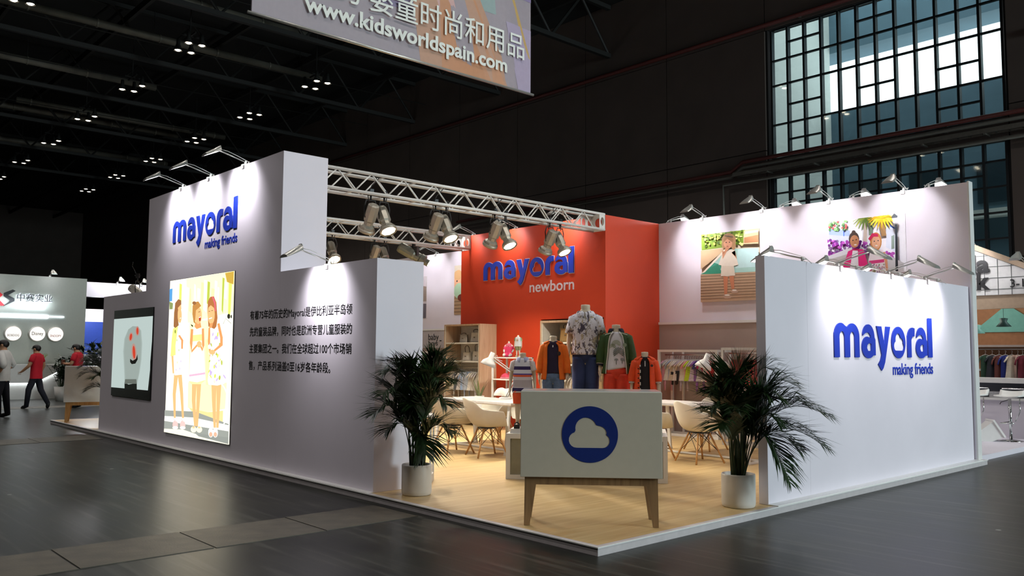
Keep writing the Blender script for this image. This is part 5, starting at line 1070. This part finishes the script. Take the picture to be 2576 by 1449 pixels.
# ================================================================== PEOPLE
skin_m = M('skin', '#b98a68', .55, var=.04); hair_m = M('black hair', '#0e0c0b', .5, var=.2); jeans_m = M('dark trousers cloth', '#1c1d28', .85, var=.1); shoe_m = M('black shoes', '#101012', .5)
def person(label, loc, rz, H, P, shirt, shirt_end, extra=None, glasses=False):
    """P holds joint positions as fractions of the height, facing local -y"""
    t = T('person', label, 'person', loc, rz); k = H
    base = dict(pel=(0, 0, .53), wa=(0, 0, .62), ch=(0, -.005, .73), up=(0, 0, .80), nk=(0, -.008, .855), hd=(0, -.018, .915), tp=(0, -.010, .955), rs=(.10, 0, .80), ls=(-.10, 0, .80), rh=(.05, 0, .50), lh=(-.05, 0, .50))
    J = {**base, **P}; Rr = dict(pel=(.085, .062), wa=(.078, .055), ch=(.088, .06), up=(.07, .045), nk=.032, hd=(.048, .058), tp=(.034, .044), rs=.037, ls=.037, re=.027, le=.027, rw=.018, lw=.018, rp=(.02, .012), lp=(.02, .012), rh=.058, lh=.058, rk=.038, lk=.038, ra=.024, la=.024, rt=(.024, .018), lt=(.024, .018))
    E = [('pel', 'wa'), ('wa', 'ch'), ('ch', 'up'), ('up', 'nk'), ('nk', 'hd'), ('hd', 'tp')]
    for s in 'lr': E += [('up', s+'s'), (s+'s', s+'e'), (s+'e', s+'w'), (s+'w', s+'p'), ('pel', s+'h'), (s+'h', s+'k'), (s+'k', s+'a'), (s+'a', s+'t')]
    for s in 'lr':   # fingers and thumb
        w, p = Vector(J[s+'w']), Vector(J[s+'p']); d = (p-w).normalized(); sd = d.cross(Vector((0, 0, 1))); sd = sd.normalized() if sd.length > .1 else Vector((0, 1, 0))
        for q in range(4):
            o = sd*(-.015+.010*q); a = p + o + d*.012; b = a + d*(.016, .020, .019, .014)[q] + Vector((0, -.004, -.004)); J[f'{s}f{q}'] = tuple(a); J[f'{s}g{q}'] = tuple(b); Rr[f'{s}f{q}'] = .0055; Rr[f'{s}g{q}'] = .0045; E += [(s+'p', f'{s}f{q}'), (f'{s}f{q}', f'{s}g{q}')]
        a = w + d*.012 + sd*.018; J[s+'m'] = tuple(a); J[s+'n'] = tuple(a + d*.02 + sd*.006); Rr[s+'m'] = .007; Rr[s+'n'] = .005; E += [(s+'w', s+'m'), (s+'m', s+'n')]
    sc = lambda v: tuple(c*k for c in v); R2 = {a: (sc(r) if isinstance(r, tuple) else r*k) for a, r in Rr.items()}; J2 = {a: sc(v) for a, v in J.items()}
    skin('body', J2, E, R2, skin_m, t, 1, 'pel')
    grow = lambda r, g: tuple(x*g for x in r) if isinstance(r, tuple) else r*g
    def wear(name, ks, ed, g, mat): skin(name, {q: J2[q] for q in ks}, ed, {q: grow(R2[q], g) for q in ks}, mat, t, 1, ks[0])
    tab = [(.850, .046, .046), (.836, .076, .056), (.818, .110, .064), (.77, .116, .074), (.70, .108, .078), (.62, .100, .074), (.55, .102, .076), (.46, .106, .080)]
    sh_ = MB().grid(lambda u, v: (lambda z, ab: (ab[0]*k*math.cos(2*PI*u)*(1+.03*math.sin(9*u*2*PI+8*v)*v), ab[1]*k*math.sin(2*PI*u)*(1+.03*math.sin(7*u*2*PI+11*v)*v), z*k))(.850-.39*v, interp(tab, .850-.39*v)), 28, 16, closeu=True)
    for s, sg in (('l', -1), ('r', 1)):
        a, b, c = Vector(J2[s+'s']), Vector(J2[s+'e']), Vector(J2[s+'w']); pts = [a+Vector((-sg*.03*k, 0, .008*k)), a, a.lerp(b, min(1, shirt_end)*.6), a.lerp(b, min(1, shirt_end))]
        if shirt_end > 1: pts += [b.lerp(c, (shirt_end-1)*.5), b.lerp(c, shirt_end-1)]
        sh_.tube(pts, [.038*k, .043*k, .040*k, .039*k, .034*k, .031*k][:len(pts)], 14)
    sh_.build('shirt', shirt, t, True)
    MB().lathe([(.040*k, .838*k), (.050*k, .822*k), (.062*k, .806*k)], 16, (0, -.004*k, 0)).build('collar', shirt, t, True)
    tr_ = MB().grid(lambda u, v: (J2['pel'][0]+(.082+.006*v)*k*math.cos(2*PI*u), J2['pel'][1]+(.060+.006*v)*k*math.sin(2*PI*u), (.60-.125*v)*k), 20, 5, closeu=True)
    for s, sg in (('l', -1), ('r', 1)): tr_.tube([Vector(J2['pel'])+Vector((sg*.042*k, 0, .0)), Vector(J2[s+'h'])+Vector((-sg*.004*k, 0, -.01*k)), J2[s+'k'], Vector(J2[s+'a'])+Vector((0, 0, -.015*k))], [.052*k, .054*k, .043*k, .032*k], 14)
    tr_.build('trousers', jeans_m, t, True)
    for s in 'lr':
        a, b = Vector(J2[s+'a']), Vector(J2[s+'t']); MB().tube([a-(b-a)*.35-Vector((0, 0, .012*k)), a.lerp(b, .3)-Vector((0, 0, .008*k)), b, b+(b-a)*.45], [.026*k, .028*k, .026*k, .014*k], 10).build('shoe', shoe_m, t, True)
    hd = Vector(J2['hd'])
    def hr(u, v):
        t_ = 2*PI*u; back = .5+.5*math.sin(t_); ph = .02+v*(1.3+1.15*back); r_ = 1.0
        return (hd.x+.0535*k*math.cos(t_)*math.sin(ph), hd.y+.005*k+.064*k*math.sin(t_)*math.sin(ph), hd.z+.010*k+.058*k*math.cos(ph))
    MB().grid(hr, 24, 10, closeu=True).build('hair', hair_m, t, True)
    f = MB(); f.add([(hd.x-.008*k, hd.y-.055*k, hd.z-.012*k), (hd.x+.008*k, hd.y-.055*k, hd.z-.012*k), (hd.x, hd.y-.072*k, hd.z-.014*k), (hd.x, hd.y-.056*k, hd.z+.016*k)], [(0, 1, 2), (0, 2, 3), (1, 3, 2)]); f.build('nose', skin_m, t, True)
    for s in (-1, 1):
        MB().lathe([(.001, .006*k), (.007*k, .004*k), (.008*k, 0)], 8, (hd.x+s*.020*k, hd.y-.052*k, hd.z+.006*k), Matrix.Rotation(PI/2, 3, 'X')).build('eye', hair_m, t, True)
        MB().lathe([(.001, .008*k), (.014*k, .006*k), (.016*k, -.004*k)], 10, (hd.x+s*.050*k, hd.y+.004*k, hd.z-.004*k), Matrix.Rotation(s*PI/2, 3, 'Y')).build('ear', skin_m, t, True)
    MB().box(hd.x-.014*k, hd.x+.014*k, hd.y-.058*k, hd.y-.050*k, hd.z-.034*k, hd.z-.029*k).build('mouth', M('lips', '#8a4a40', .6), t)
    if glasses:
        MB().tube([(hd.x-.046*k, hd.y, hd.z+.006*k), (hd.x-.036*k, hd.y-.060*k, hd.z+.006*k), (hd.x+.036*k, hd.y-.060*k, hd.z+.006*k), (hd.x+.046*k, hd.y, hd.z+.006*k)], .002*k, 5).build('glasses', black_plastic, t, True)
    if extra: extra(t, J2, k)
    return t
red = M('red tee shirt', '#c2142a', .85, var=.05); whsh = M('white linen shirt', '#d6d4d0', .85, var=.05)
LEFTW = -2.31   # walking towards the left of the picture
def phone(t, J, k):
    p = Vector(J['rp']); MB().box(p.x-.02, p.x+.02, p.y-.06, p.y+.01, p.z-.06, p.z+.02).build('phone', M('white phone', '#e6e2da', .4), t)
person('man in a red tee shirt and dark trousers striding left with a phone', (.86, 19.95, 0), LEFTW, 1.66,
       dict(re=(.15, -.03, .66), rw=(.13, -.14, .575), rp=(.12, -.175, .555), le=(-.15, .03, .66), lw=(-.15, -.02, .545), lp=(-.15, -.035, .51), rk=(.055, -.075, .29), ra=(.055, -.10, .05), rt=(.058, -.15, .022), lk=(-.055, .05, .285), la=(-.055, .175, .085), lt=(-.058, .165, .028)), red, .62, phone, True)
def paper(t, J, k):
    p = Vector(J['rp']); MB().box(-.09, .09, p.y-.05, p.y-.03, p.z-.03, p.z+.09).build('leaflet', M('brown leaflet', '#6a4a3a', .7), t)
person('man in a red tee shirt looking at a leaflet behind the small far counter', (1.72, 19.6, 0), LEFTW+.1, 1.70,
       dict(hd=(0, -.03, .91), re=(.15, -.03, .66), rw=(.06, -.16, .67), rp=(.03, -.185, .68), le=(-.15, -.03, .66), lw=(-.06, -.16, .67), lp=(-.03, -.185, .68), rk=(.055, -.015, .28), ra=(.06, .01, .05), rt=(.062, -.05, .022), lk=(-.055, .01, .28), la=(-.06, .03, .05), lt=(-.062, -.03, .022)), red, .62, paper, True)
person('man in a white shirt and dark trousers standing at the left picture edge', (-.42, 17.25, 0), LEFTW+.2, 1.75,
       dict(re=(.17, .06, .66), rw=(.10, -.02, .56), rp=(.08, -.05, .55), le=(-.17, .05, .66), lw=(-.11, -.03, .56), lp=(-.09, -.06, .55), rk=(.06, -.03, .28), ra=(.062, -.01, .05), rt=(.066, -.07, .022), lk=(-.06, .02, .28), la=(-.065, .05, .05), lt=(-.068, -.01, .022)), whsh, 1.25)
# ================================================================== HANGING BANNER
bn = T('hanging_banner', 'large lilac and peach cloth banner hanging from the hall roof', 'banner')
BX0, BX1, BZ0, BZ1, BY = -.28, 4.54, 5.70, 8.5, 5.5
A = Art(((0, 0), (100, 0), (100, 100), (0, 100)), lambda u, v, w: (BX0+(BX1-BX0)*u, BY-w-.02*math.sin(u*23+1.3*math.sin(u*7))*(.15+.85*u*u), BZ0+(BZ1-BZ0)*v), 0, .0006)
def cloth_rect(c, x0, x1, y0, y1):
    n = max(2, int((x1-x0)/2)); 
    for i in range(n): A.k -= 1; A.poly([(x0+(x1-x0)*i/n, y0), (x0+(x1-x0)*(i+1)/n, y0), (x0+(x1-x0)*(i+1)/n, y1), (x0+(x1-x0)*i/n, y1)], c)
    A.k += 1
cloth_rect('#9c939b', 0, 100, 0, 100)
def shear(c, xa0, xa1, ya, xb0, xb1, yb, n=10):
    for i in range(n):
        A.k -= 1; A.poly([(xa0+(xa1-xa0)*i/n, ya), (xa0+(xa1-xa0)*(i+1)/n, ya), (xb0+(xb1-xb0)*(i+1)/n, yb), (xb0+(xb1-xb0)*i/n, yb)], c)
    A.k += 1
shear('#857b98', 0, 55, 0, 30, 58, 75); shear('#b89078', 48, 72, 40, 54, 92, 100); shear('#c9a3a0', 55, 66, 60, 66, 74, 100); shear('#c08a66', 60, 70, 40, 62, 88, 100); shear('#90a5a4', 70, 80, 0, 78, 84, 60); shear('#c89a9a', 73, 76, 30, 76, 78, 66)
shear('#8d7fa6', 80, 100, 0, 86, 100, 45); shear('#bd9c5a', 82, 90, 40, 99.5, 100, 80); shear('#a89cb4', 88, 100, 62, 94, 100, 100); shear('#7da0a0', 77, 81, 0, 80, 83, 40)
A.build('cloth', bn)
MB().box(BX0, BX1, BY+.022, BY+.026, BZ0, BZ1).build('cloth_back', M('banner back cloth', '#8d868c', .8), bn)
MB().tube([(BX0-.05, BY, BZ0), (BX1+.05, BY, BZ0)], .022, 8).build('bottom_rod', lamp_grey, bn, True); MB().tube([(BX0-.05, BY, BZ1), (BX1+.05, BY, BZ1)], .022, 8).build('top_rod', lamp_grey, bn, True)
for x in (BX0, BX1): MB().tube([(x, BY, BZ1), (x, BY, HZ-.02)], .008, 5).build('hanging_wire', steel, bn)
btx = M('banner lettering', '#e3e8e2', .7)
text('lettering', 'www.kidsworldspain.com', lambda u, v, w: (.42+u, BY-.034-w, 5.93+v), 3.56, .31, .003, .026, btx, bn)
text('lettering', '婴童时尚和用品', lambda u, v, w: (1.42+u, BY-.034-w, 6.25+v), 2.93, .44, .003, .004, btx, bn)
text('lettering', '的', lambda u, v, w: (.86+u, BY-.034-w, 6.25+v), .40, .44, .003, .004, btx, bn)
# ================================================================== LEFT NEIGHBOUR STAND
pale = M('pale green white wall', '#cfd6cd', .6, var=.02)
nl = T('neighbour_stand', 'pale neighbouring stand wall with a lit company sign at the far left', 'stand')
MB().box(-6, 3.50, 25.5, 25.9, 0, 3.83).build('wall', pale, nl)
glow = EM('white sign glow', '#eaf2ff', 7.0)
sg = T('company_sign', 'red and black emblem with dark Chinese letters lit from behind', 'sign')
NM = lambda x, z: (lambda u, v, w: (x+u, 25.49-w, z+v))
dk = M('dark sign letters', '#20242a', .5)
MB().prism([(.88, 2.90), (1.02, 3.05), (1.20, 3.28), (1.16, 3.36), (1.00, 3.36), (.88, 3.2)], lambda u, v, w: (u, 25.45-w, v), 0, .03).build('red_half', M('red emblem', '#d81e2c', .5, emit=.25), sg) if False else MB().prism([(.95, 3.32), (1.10, 3.18), (.98, 3.05), (1.16, 2.86), (1.06, 2.84), (.80, 3.08), (.80, 3.16)], lambda u, v, w: (u, 25.45-w, v), 0, .03).build('red_half', M('red emblem', '#d81e2c', .5), sg)
MB().prism([(1.36, 3.36), (1.12, 3.24), (1.12, 3.14), (1.30, 3.02), (1.26, 2.96), (1.12, 2.84), (1.14, 2.84), (1.42, 3.00), (1.42, 3.08), (1.24, 3.18), (1.44, 3.32)], lambda u, v, w: (u, 25.45-w, v), 0, .03).build('black_half', dk, sg)
text('letters', '中赛实业', lambda u, v, w: (1.48+u, 25.44-w, 3.03+v), 1.0, .26, .03, .0, dk, sg)
def glow_bar(name, x0, x1, z0, z1): 
    MB().box(x0, x1, 25.475, 25.488, z0, z1).build(name, glow, sg)
glow_bar('glow_panel', 1.48, 1.66, 2.80, 2.88); glow_bar('glow_panel', 1.68, 2.28, 2.78, 2.87); glow_bar('glow_panel', .2, 2.40, 2.50, 2.60); glow_bar('glow_line', 2.42, 2.86, 2.545, 2.565)
text('letter_glow', '中赛实业', lambda u, v, w: (1.47+u, 25.48-w, 3.025+v), 1.02, .265, .004, .035, EM('soft sign halo', '#e6f0ff', 2.2), sg)
for z in (3.13, 2.83): ob('sign_glow', None, sg) if False else None
_l = bpy.data.lights.new('sign_glow', 'AREA'); _l.shape = 'RECTANGLE'; _l.size = 1.9; _l.size_y = .3; _l.energy = 6; _l.color = (.85, .93, 1); aim(ob('sign_glow', _l, sg, (1.5, 25.30, 2.95)), (0, 1, 0))
for i, (x, nm, c) in enumerate(((1.43, 'BOBDOG', '#6a6a6a'), (2.10, 'Disney', '#33363a'), (2.62, 'SNOOPY', '#c01828'))):
    t = T('round_light_sign', f'round lit sign reading in {["grey", "dark script", "red"][i]} letters, {["left", "middle", "right"][i]} of three', 'sign', (x, 25.5, 2.0), group='round lit signs on the pale wall')
    MB().lathe([(.23, 0), (.24, .02), (.24, .10), (.22, .10)], 28, (0, -.0, 0), Matrix.Rotation(PI/2, 3, 'X')).build('drum', M('white sign rim', '#e6e2dc', .5), t, True)
    MB().lathe([(.001, .101), (.22, .101)], 28, mat=Matrix.Rotation(PI/2, 3, 'X')).build('face', EM('sign face glow', '#fdf6ee', 1.15), t)
    text('letters', nm, lambda u, v, w: (-.16+u, -.104-w, (-.09 if i != 1 else -.04)+v), .32, .10 if i != 1 else .15, .003, .004, M('sign ink '+c, c, .6), t)
# lit reception desk in front of that wall
dsk = T('reception_desk', 'white reception desk with a lit zigzag recess before the pale wall', 'desk', (0, 24.6, 0))
MB().prism([(-1.2, .50), (-1.2, 1.05), (2.72, 1.05), (2.72, .82), (2.50, .82), (1.9, .50)], lambda u, v, w: (u, w, v), -.05, .7).build('upper_body', white_gloss, dsk); MB().prism([(-1.2, 0), (2.55, 0), (2.55, .80), (1.95, .46), (.9, .46), (.5, .2), (-1.2, .2)], lambda u, v, w: (u, w, v), .05, .65).build('lower_body', white_gloss, dsk)
MB().bar((2.50, -.0, .80), (1.93, -.0, .485), .02, .025).bar((1.93, 0, .485), (.9, 0, .485), .02, .025).bar((.9, 0, .47), (.4, 0, .2), .02, .025).build('light_strip', EM('desk light strip', '#f4fbff', 6), dsk)
def bush(label, loc, n, s, seed, col):
    rd = random.Random(seed); t = T('potted_shrub', label, 'potted plant', loc, group='shrubs by the pale stand'); m = M('shrub leaf '+col, col, .5, var=.3)
    MB().lathe([(.12*s, 0), (.17*s, .38*s), (.16*s, .38*s), (.001, .36*s)], 14, capb=True).build('pot', pot_m, t, True)
    for i in range(n):
        a = rd.uniform(0, 2*PI); L = rd.uniform(.45, .85)*s; tip = Vector((.38*s*math.cos(a)*rd.uniform(.3, 1), .38*s*math.sin(a)*rd.uniform(.3, 1), .38*s+L)); b = Vector((.05*math.cos(a), .05*math.sin(a), .36*s)); lf = MB().tube([b, b.lerp(tip, .5)+Vector((0, 0, .05)), tip], .006, 4)
        for k in range(9):
            p = b.lerp(tip, .3+.7*k/8); d = Vector((rd.uniform(-1, 1), rd.uniform(-1, 1), rd.uniform(-.2, .6))).normalized(); q = d.cross(Vector((0, 0, 1))).normalized()*.045*s; l = .22*s
            lf.add([p, p+d*l*.5+q, p+d*l, p+d*l*.5-q], [(0, 1, 2, 3)])
        lf.build('branch', m, t)
for _i, (_x, _y, _lab) in enumerate(((2.30, 23.3, 'dark leafy shrub in a white pot right of the reception desk'), (2.75, 22.9, 'dark leafy shrub behind the man with the leaflet'), (3.05, 22.2, 'dark leafy shrub rising right of the man with the leaflet'), (3.42, 22.8, 'dark leafy shrub next to the far end of the left wall'))):
    bush(_lab, (_x, _y, 0), 24, 1.35 if _i else 1.1, _i+1, ['#24361c', '#1f3018', '#243a1e', '#22341a'][_i])
fp = T('fern_plant', 'small yellow green fern standing on the reception desk', 'plant', (2.1, 24.9, 1.05))
for i in range(12):
    a = i*.55; m = MB().tube([(0, 0, 0), (.08*math.cos(a), .08*math.sin(a), .18), (.2*math.cos(a), .2*math.sin(a), .30)], .004, 4)
    for k in range(8):
        s = .3+.7*k/7; p = Vector((.2*s*math.cos(a), .2*s*math.sin(a), .32*s)); q = Vector((-math.sin(a), math.cos(a), .1))*.06*(1.2-s)
        m.add([p, p+q+Vector((0, 0, .02)), p+q*.6+Vector((0, 0, .03)), p-q], [(0, 1, 2), (0, 2, 3)])
    m.build('frond', M('yellow green fern', '#8a9a4a', .5), fp)
# white pavilion farther back with spot lamps
pv = T('white_pavilion', 'white framed stand glimpsed between the pale wall and the left wall', 'stand')
MB().box(3.9, 12.5, 27.0, 27.4, 3.35, 3.85).build('fascia', white_paint, pv); MB().box(4.92, 5.2, 27.0, 27.3, 0, 3.35).build('post', white_paint, pv); MB().box(3.6, 12, 31, 31.2, 0, 3.1).build('rear_wall', white_paint, pv)
MB().box(3.9, 6.6, 30.90, 30.98, 1.75, 2.6).build('blue_panel', M('blue poster', '#2040a0', .5), pv); MB().box(3.9, 6.6, 30.92, 30.99, 1.35, 1.74).build('blue_panel', M('deep blue poster', '#28489a', .5), pv); MB().box(3.6, 6.8, 30.3, 30.8, 0, 1.05).build('low_counter', pale, pv)
for i, (x, y) in enumerate(((4.9, 26.9), (5.7, 26.9), (6.5, 26.9), (7.3, 26.9))):
    arm((x, y+.1, 3.85), SOUTH, f'lit arm spotlight on the distant white pavilion, {ordn[i]} from the left', 'spotlights on the distant pavilion', 2.2, False)
l = bpy.data.lights.new('pavilion_lamp', 'POINT'); l.energy = 140; l.shadow_soft_size = .2; l.color = (.95, .97, 1); ob('pavilion_lamp', l, pv, (5.0, 29.6, 3.2))
l = bpy.data.lights.new('pavilion_lamp', 'POINT'); l.energy = 90; l.shadow_soft_size = .2; l.color = (.95, .97, 1); ob('pavilion_lamp', l, pv, (5.0, 26.2, 4.1))
for i, x in enumerate((.6, 2.4)):
    arm((x, 25.55, 3.83), SOUTH, f'arm spotlight on top of the pale neighbouring wall, {["left", "right"][i]} one', 'spotlights on the pale wall', .9, False)
can((.55, 11.75, 2.56), R_*.8 + D_*.6, 'can spotlight lying on the low far end of the left wall', 'lamps on the left wall end', 0, .9)
# ================================================================== RIGHT NEIGHBOUR STAND
tan = M('tan plywood wall', '#a5744f', .7, var=.08); teal = M('teal board', '#6fb0a2', .6); beige = M('beige trim board', '#b09a80', .6)
rn = T('shop_front_stand', 'neighbouring shop stand with a gabled grid sign at the right edge', 'stand')
MB().box(8.25, 15, .19, 8, 0, .075).build('platform', white_paint, rn)
MB().prism([(-.9, 2.56), (-.9, 2.32), (-.9, 2.32), (4.4, 2.32), (4.4, 2.56)], lambda u, v, w: (11.5+w, u, v), 0, .12).build('beam', beige, rn)
gx = lambda u, v, w: (11.46-w, u, v)
MB().prism([(-.9, 2.56), (4.4, 2.56), (4.4, 2.62), (1.9, 3.66), (-.9, 2.30)], lambda u, v, w: (11.47+w, u, v), 0, .08).build('gable', M('white gable board', '#dfe0dc', .5), rn) if False else MB().prism([(-.4, 2.56), (3.8, 2.56), (1.7, 3.60)], lambda u, v, w: (11.47+w, u, v), 0, .08).build('gable', M('white gable board', '#dfe0dc', .5), rn)
MB().bar((11.48, -.55, 2.54), (11.48, 1.7, 3.66), .14, .09).bar((11.48, 1.7, 3.66), (11.48, 3.9, 2.54), .14, .09).build('gable_trim', beige, rn)
gl = MB()
for k in range(18):
    y = -.2+k*.215; zt = 2.56+min(y+.4, 3.8-y)*.49
    if zt > 2.6: gl.box(11.463, 11.47, y-.004, y+.004, 2.56, zt)
for k in range(5):
    z = 2.66+k*.2; gl.box(11.462, 11.47, (z-2.56)/.49-.4, 3.8-(z-2.56)/.49, z-.004, z+.004)
gl.build('grid_lines', M('grey grid lines', '#5a605c', .6), rn)['kind'] = 'stuff'
lk = M('black sign letters', '#131313', .5)
text('letters', 'da', gx_ := (lambda u, v, w: (11.458-w, 1.44-u, 2.97+v)), .44, .44, .01, .03, lk, rn); text('letters', 'lk', lambda u, v, w: (11.458-w, 1.30-u, 2.67+v), .30, .42, .01, .03, lk, rn); text('letters', '3-16', lambda u, v, w: (11.458-w, .68-u, 2.68+v), .34, .20, .01, .005, lk, rn)
MB().box(13.2, 13.3, -.9, 5, .07, 3.2).build('rear_wall', tan, rn); MB().prism([(.55, 1.95), (1.90, 1.95), (1.27, 2.48)], lambda u, v, w: (13.16+w, u, v), 0, .03).build('teal_gable', teal, rn)
MB().box(13.05, 13.2, -.5, 2.2, 1.20, 1.24).build('shelf', white_gloss, rn); MB().box(12.9, 13.2, -.5, 2.4, 1.66, 1.70).build('shelf', M('grey shelf', '#9a8f88', .5), rn); MB().tube([(12.98, -.3, 1.62), (12.98, 2.3, 1.62)], .012, 6).build('hanging_rail', steel, rn, True)
MB().box(11.5, 12.1, -.6, 4.2, 1.02, 1.10).build('counter_top', white_gloss, rn); MB().box(11.55, 12.05, -.6, 4.2, .72, .76).build('counter_shelf', white_gloss, rn); MB().box(12.0, 12.05, -.6, 4.2, .07, 1.02).build('counter_back', M('dim counter recess', '#6a6e78', .6), rn); MB().box(11.6, 11.63, -.6, 4.2, .07, .72).build('counter_front', white_paint, rn)
for i, (y, z, c) in enumerate(((1.05, .78, '#d8d8d8'), (.8, .78, '#b8c0c4'), (.35, .78, '#8ac0b0'), (.6, .81, '#3a4048'))):
    t = T('folded_clothes', ['pale grey', 'blue grey', 'mint', 'charcoal'][i]+' folded clothes on the shelf under the right counter', 'clothes', (11.78, y, .762), group='folded clothes under the counter'); m = clm(c)
    for k in range(3): MB().box(-.12, .12, -.10, .10, k*.035, k*.035+.032).build('fold', m, t)
for i, (y, c, k) in enumerate(((1.62, '#2c4a3a', 'shirt'), (1.50, '#2a2c34', 'dress'), (1.38, '#6a3a34', 'shirt'), (1.27, '#22307a', 'shirt'), (1.16, '#d8cbb8', 'dress'), (1.06, '#c8a898', 'trousers'), (.98, '#7a2a3a', 'shirt'), (.62, '#e0d8d0', 'shirt'), (.50, '#c03040', 'dress'), (.38, '#b01c22', 'shirt'))):
    hang(k, c, (12.98, y, 1.50), -.9, f'{["dark green", "charcoal", "maroon", "navy", "sand", "blush", "wine", "off white", "spotted red", "bright red"][i]} garment on the rail inside the shop stand', 'garments in the shop stand', .26, .42)
def bar_stool(label, loc):
    t = T('bar_stool', label, 'stool', loc, group='chrome bar stools'); ch = M('chrome', '#d8d8d8', .08, 1, var=0)
    MB().lathe([(.19, 0), (.19, .008), (.05, .03), (.001, .032)], 24).build('base', ch, t, True); MB().tube([(0, 0, .02), (0, 0, .70)], [.026, .024], 12).build('column', ch, t, True)
    MB().grid(lambda u, v: ((v-.5)*.36, (u-.5)*.38, .72+.02*(2*u-1)**2 + (.09*max(0, v-.78)/.22 if v > .78 else 0)), 9, 10).build('seat', white_gloss, t, True).modifiers.new('thickness', 'SOLIDIFY').thickness = .025
    MB().tube([(.17, -.17, .83), (.19, -.17, .86), (.19, .17, .86), (.17, .17, .83)], .012, 8).build('back_rail', ch, t, True); MB().tube([(0, 0, .32), (-.16, -.1, .30), (-.19, 0, .30), (-.16, .1, .30), (0, 0, .32)], .010, 7).build('foot_ring', ch, t, True); MB().tube([(.02, .03, .68), (.03, .14, .64), (.03, .16, .60)], .006, 6).build('lever', black_plastic, t, True)
    MB().tube([(-.1, -.18, .71), (-.17, -.2, .5), (-.15, -.12, .34)], .009, 7).build('side_bar', ch, t, True)
bar_stool('chrome bar stool with white seat in front of the right counter', (11.0, .62, .075)); bar_stool('chrome bar stool half hidden by the white end post', (11.0, 1.17, .075))
wbk = T('waste_basket', 'white square waste basket tipped over by the bar stools', 'waste basket', (10.72, .90, .20), .7)
_q = Matrix.Rotation(math.radians(58), 3, 'X')
def bsk(w0, w1, z0, z1): return [tuple(_q @ Vector(p)) for p in ((-w0, -w0, z0), (w0, -w0, z0), (w0, w0, z0), (-w0, w0, z0), (-w1, -w1, z1), (w1, -w1, z1), (w1, w1, z1), (-w1, w1, z1))]
MB().add(bsk(.11, .15, -.17, .17), [(0, 3, 2, 1), (0, 1, 5, 4), (1, 2, 6, 5), (2, 3, 7, 6), (3, 0, 4, 7)]).build('bin', white_gloss, wbk); MB().add(bsk(.165, .165, .15, .18), [(0, 3, 2, 1), (4, 5, 6, 7), (0, 1, 5, 4), (1, 2, 6, 5), (2, 3, 7, 6), (3, 0, 4, 7)]).build('lid', white_gloss, wbk)
def pend(label, loc, col):
    t = T('pendant_lamp', label, 'pendant lamp', loc, group='pendant lamps in the shop stand'); m = M('pendant '+col, col, .5)
    MB().lathe([(.03, .16), (.075, .15), (.05, .09), (.13, 0), (.125, 0), (.045, .085)], 20).build('shade', m, t, True); MB().tube([(0, 0, .15), (0, 0, .62)], .004, 5).build('cord', m, t)
pend('dark green pendant lamp before the teal gable board', (12.4, 1.10, 2.03), '#2c4a44'); pend('mint pendant lamp half hidden by the white end post', (12.0, 1.42, 1.90), '#8ac0b0')
for i, (y, z) in enumerate(((1.25, 3.42), (.45, 3.05))):
    arm((11.5, y, z), WEST, f'arm spotlight on the gable of the shop stand, {["upper", "lower"][i]} one', 'spotlights on the shop gable', .5, i == 0)
l = bpy.data.lights.new('shop_lamp', 'POINT'); l.energy = 14; l.shadow_soft_size = .3; l.color = (1, .93, .85); ob('shop_lamp', l, rn, (12.3, 1.6, 2.3))
l = bpy.data.lights.new('shop_lamp', 'POINT'); l.energy = 30; l.shadow_soft_size = .3; l.color = (1, .97, .95); ob('shop_lamp', l, rn, (10.2, 2.2, 3.0))
for t, l in PENDING:
    o = ob('floodlight_beam', l, t, (0, -.47, .055)); aim(o, (0, .47, -.38))
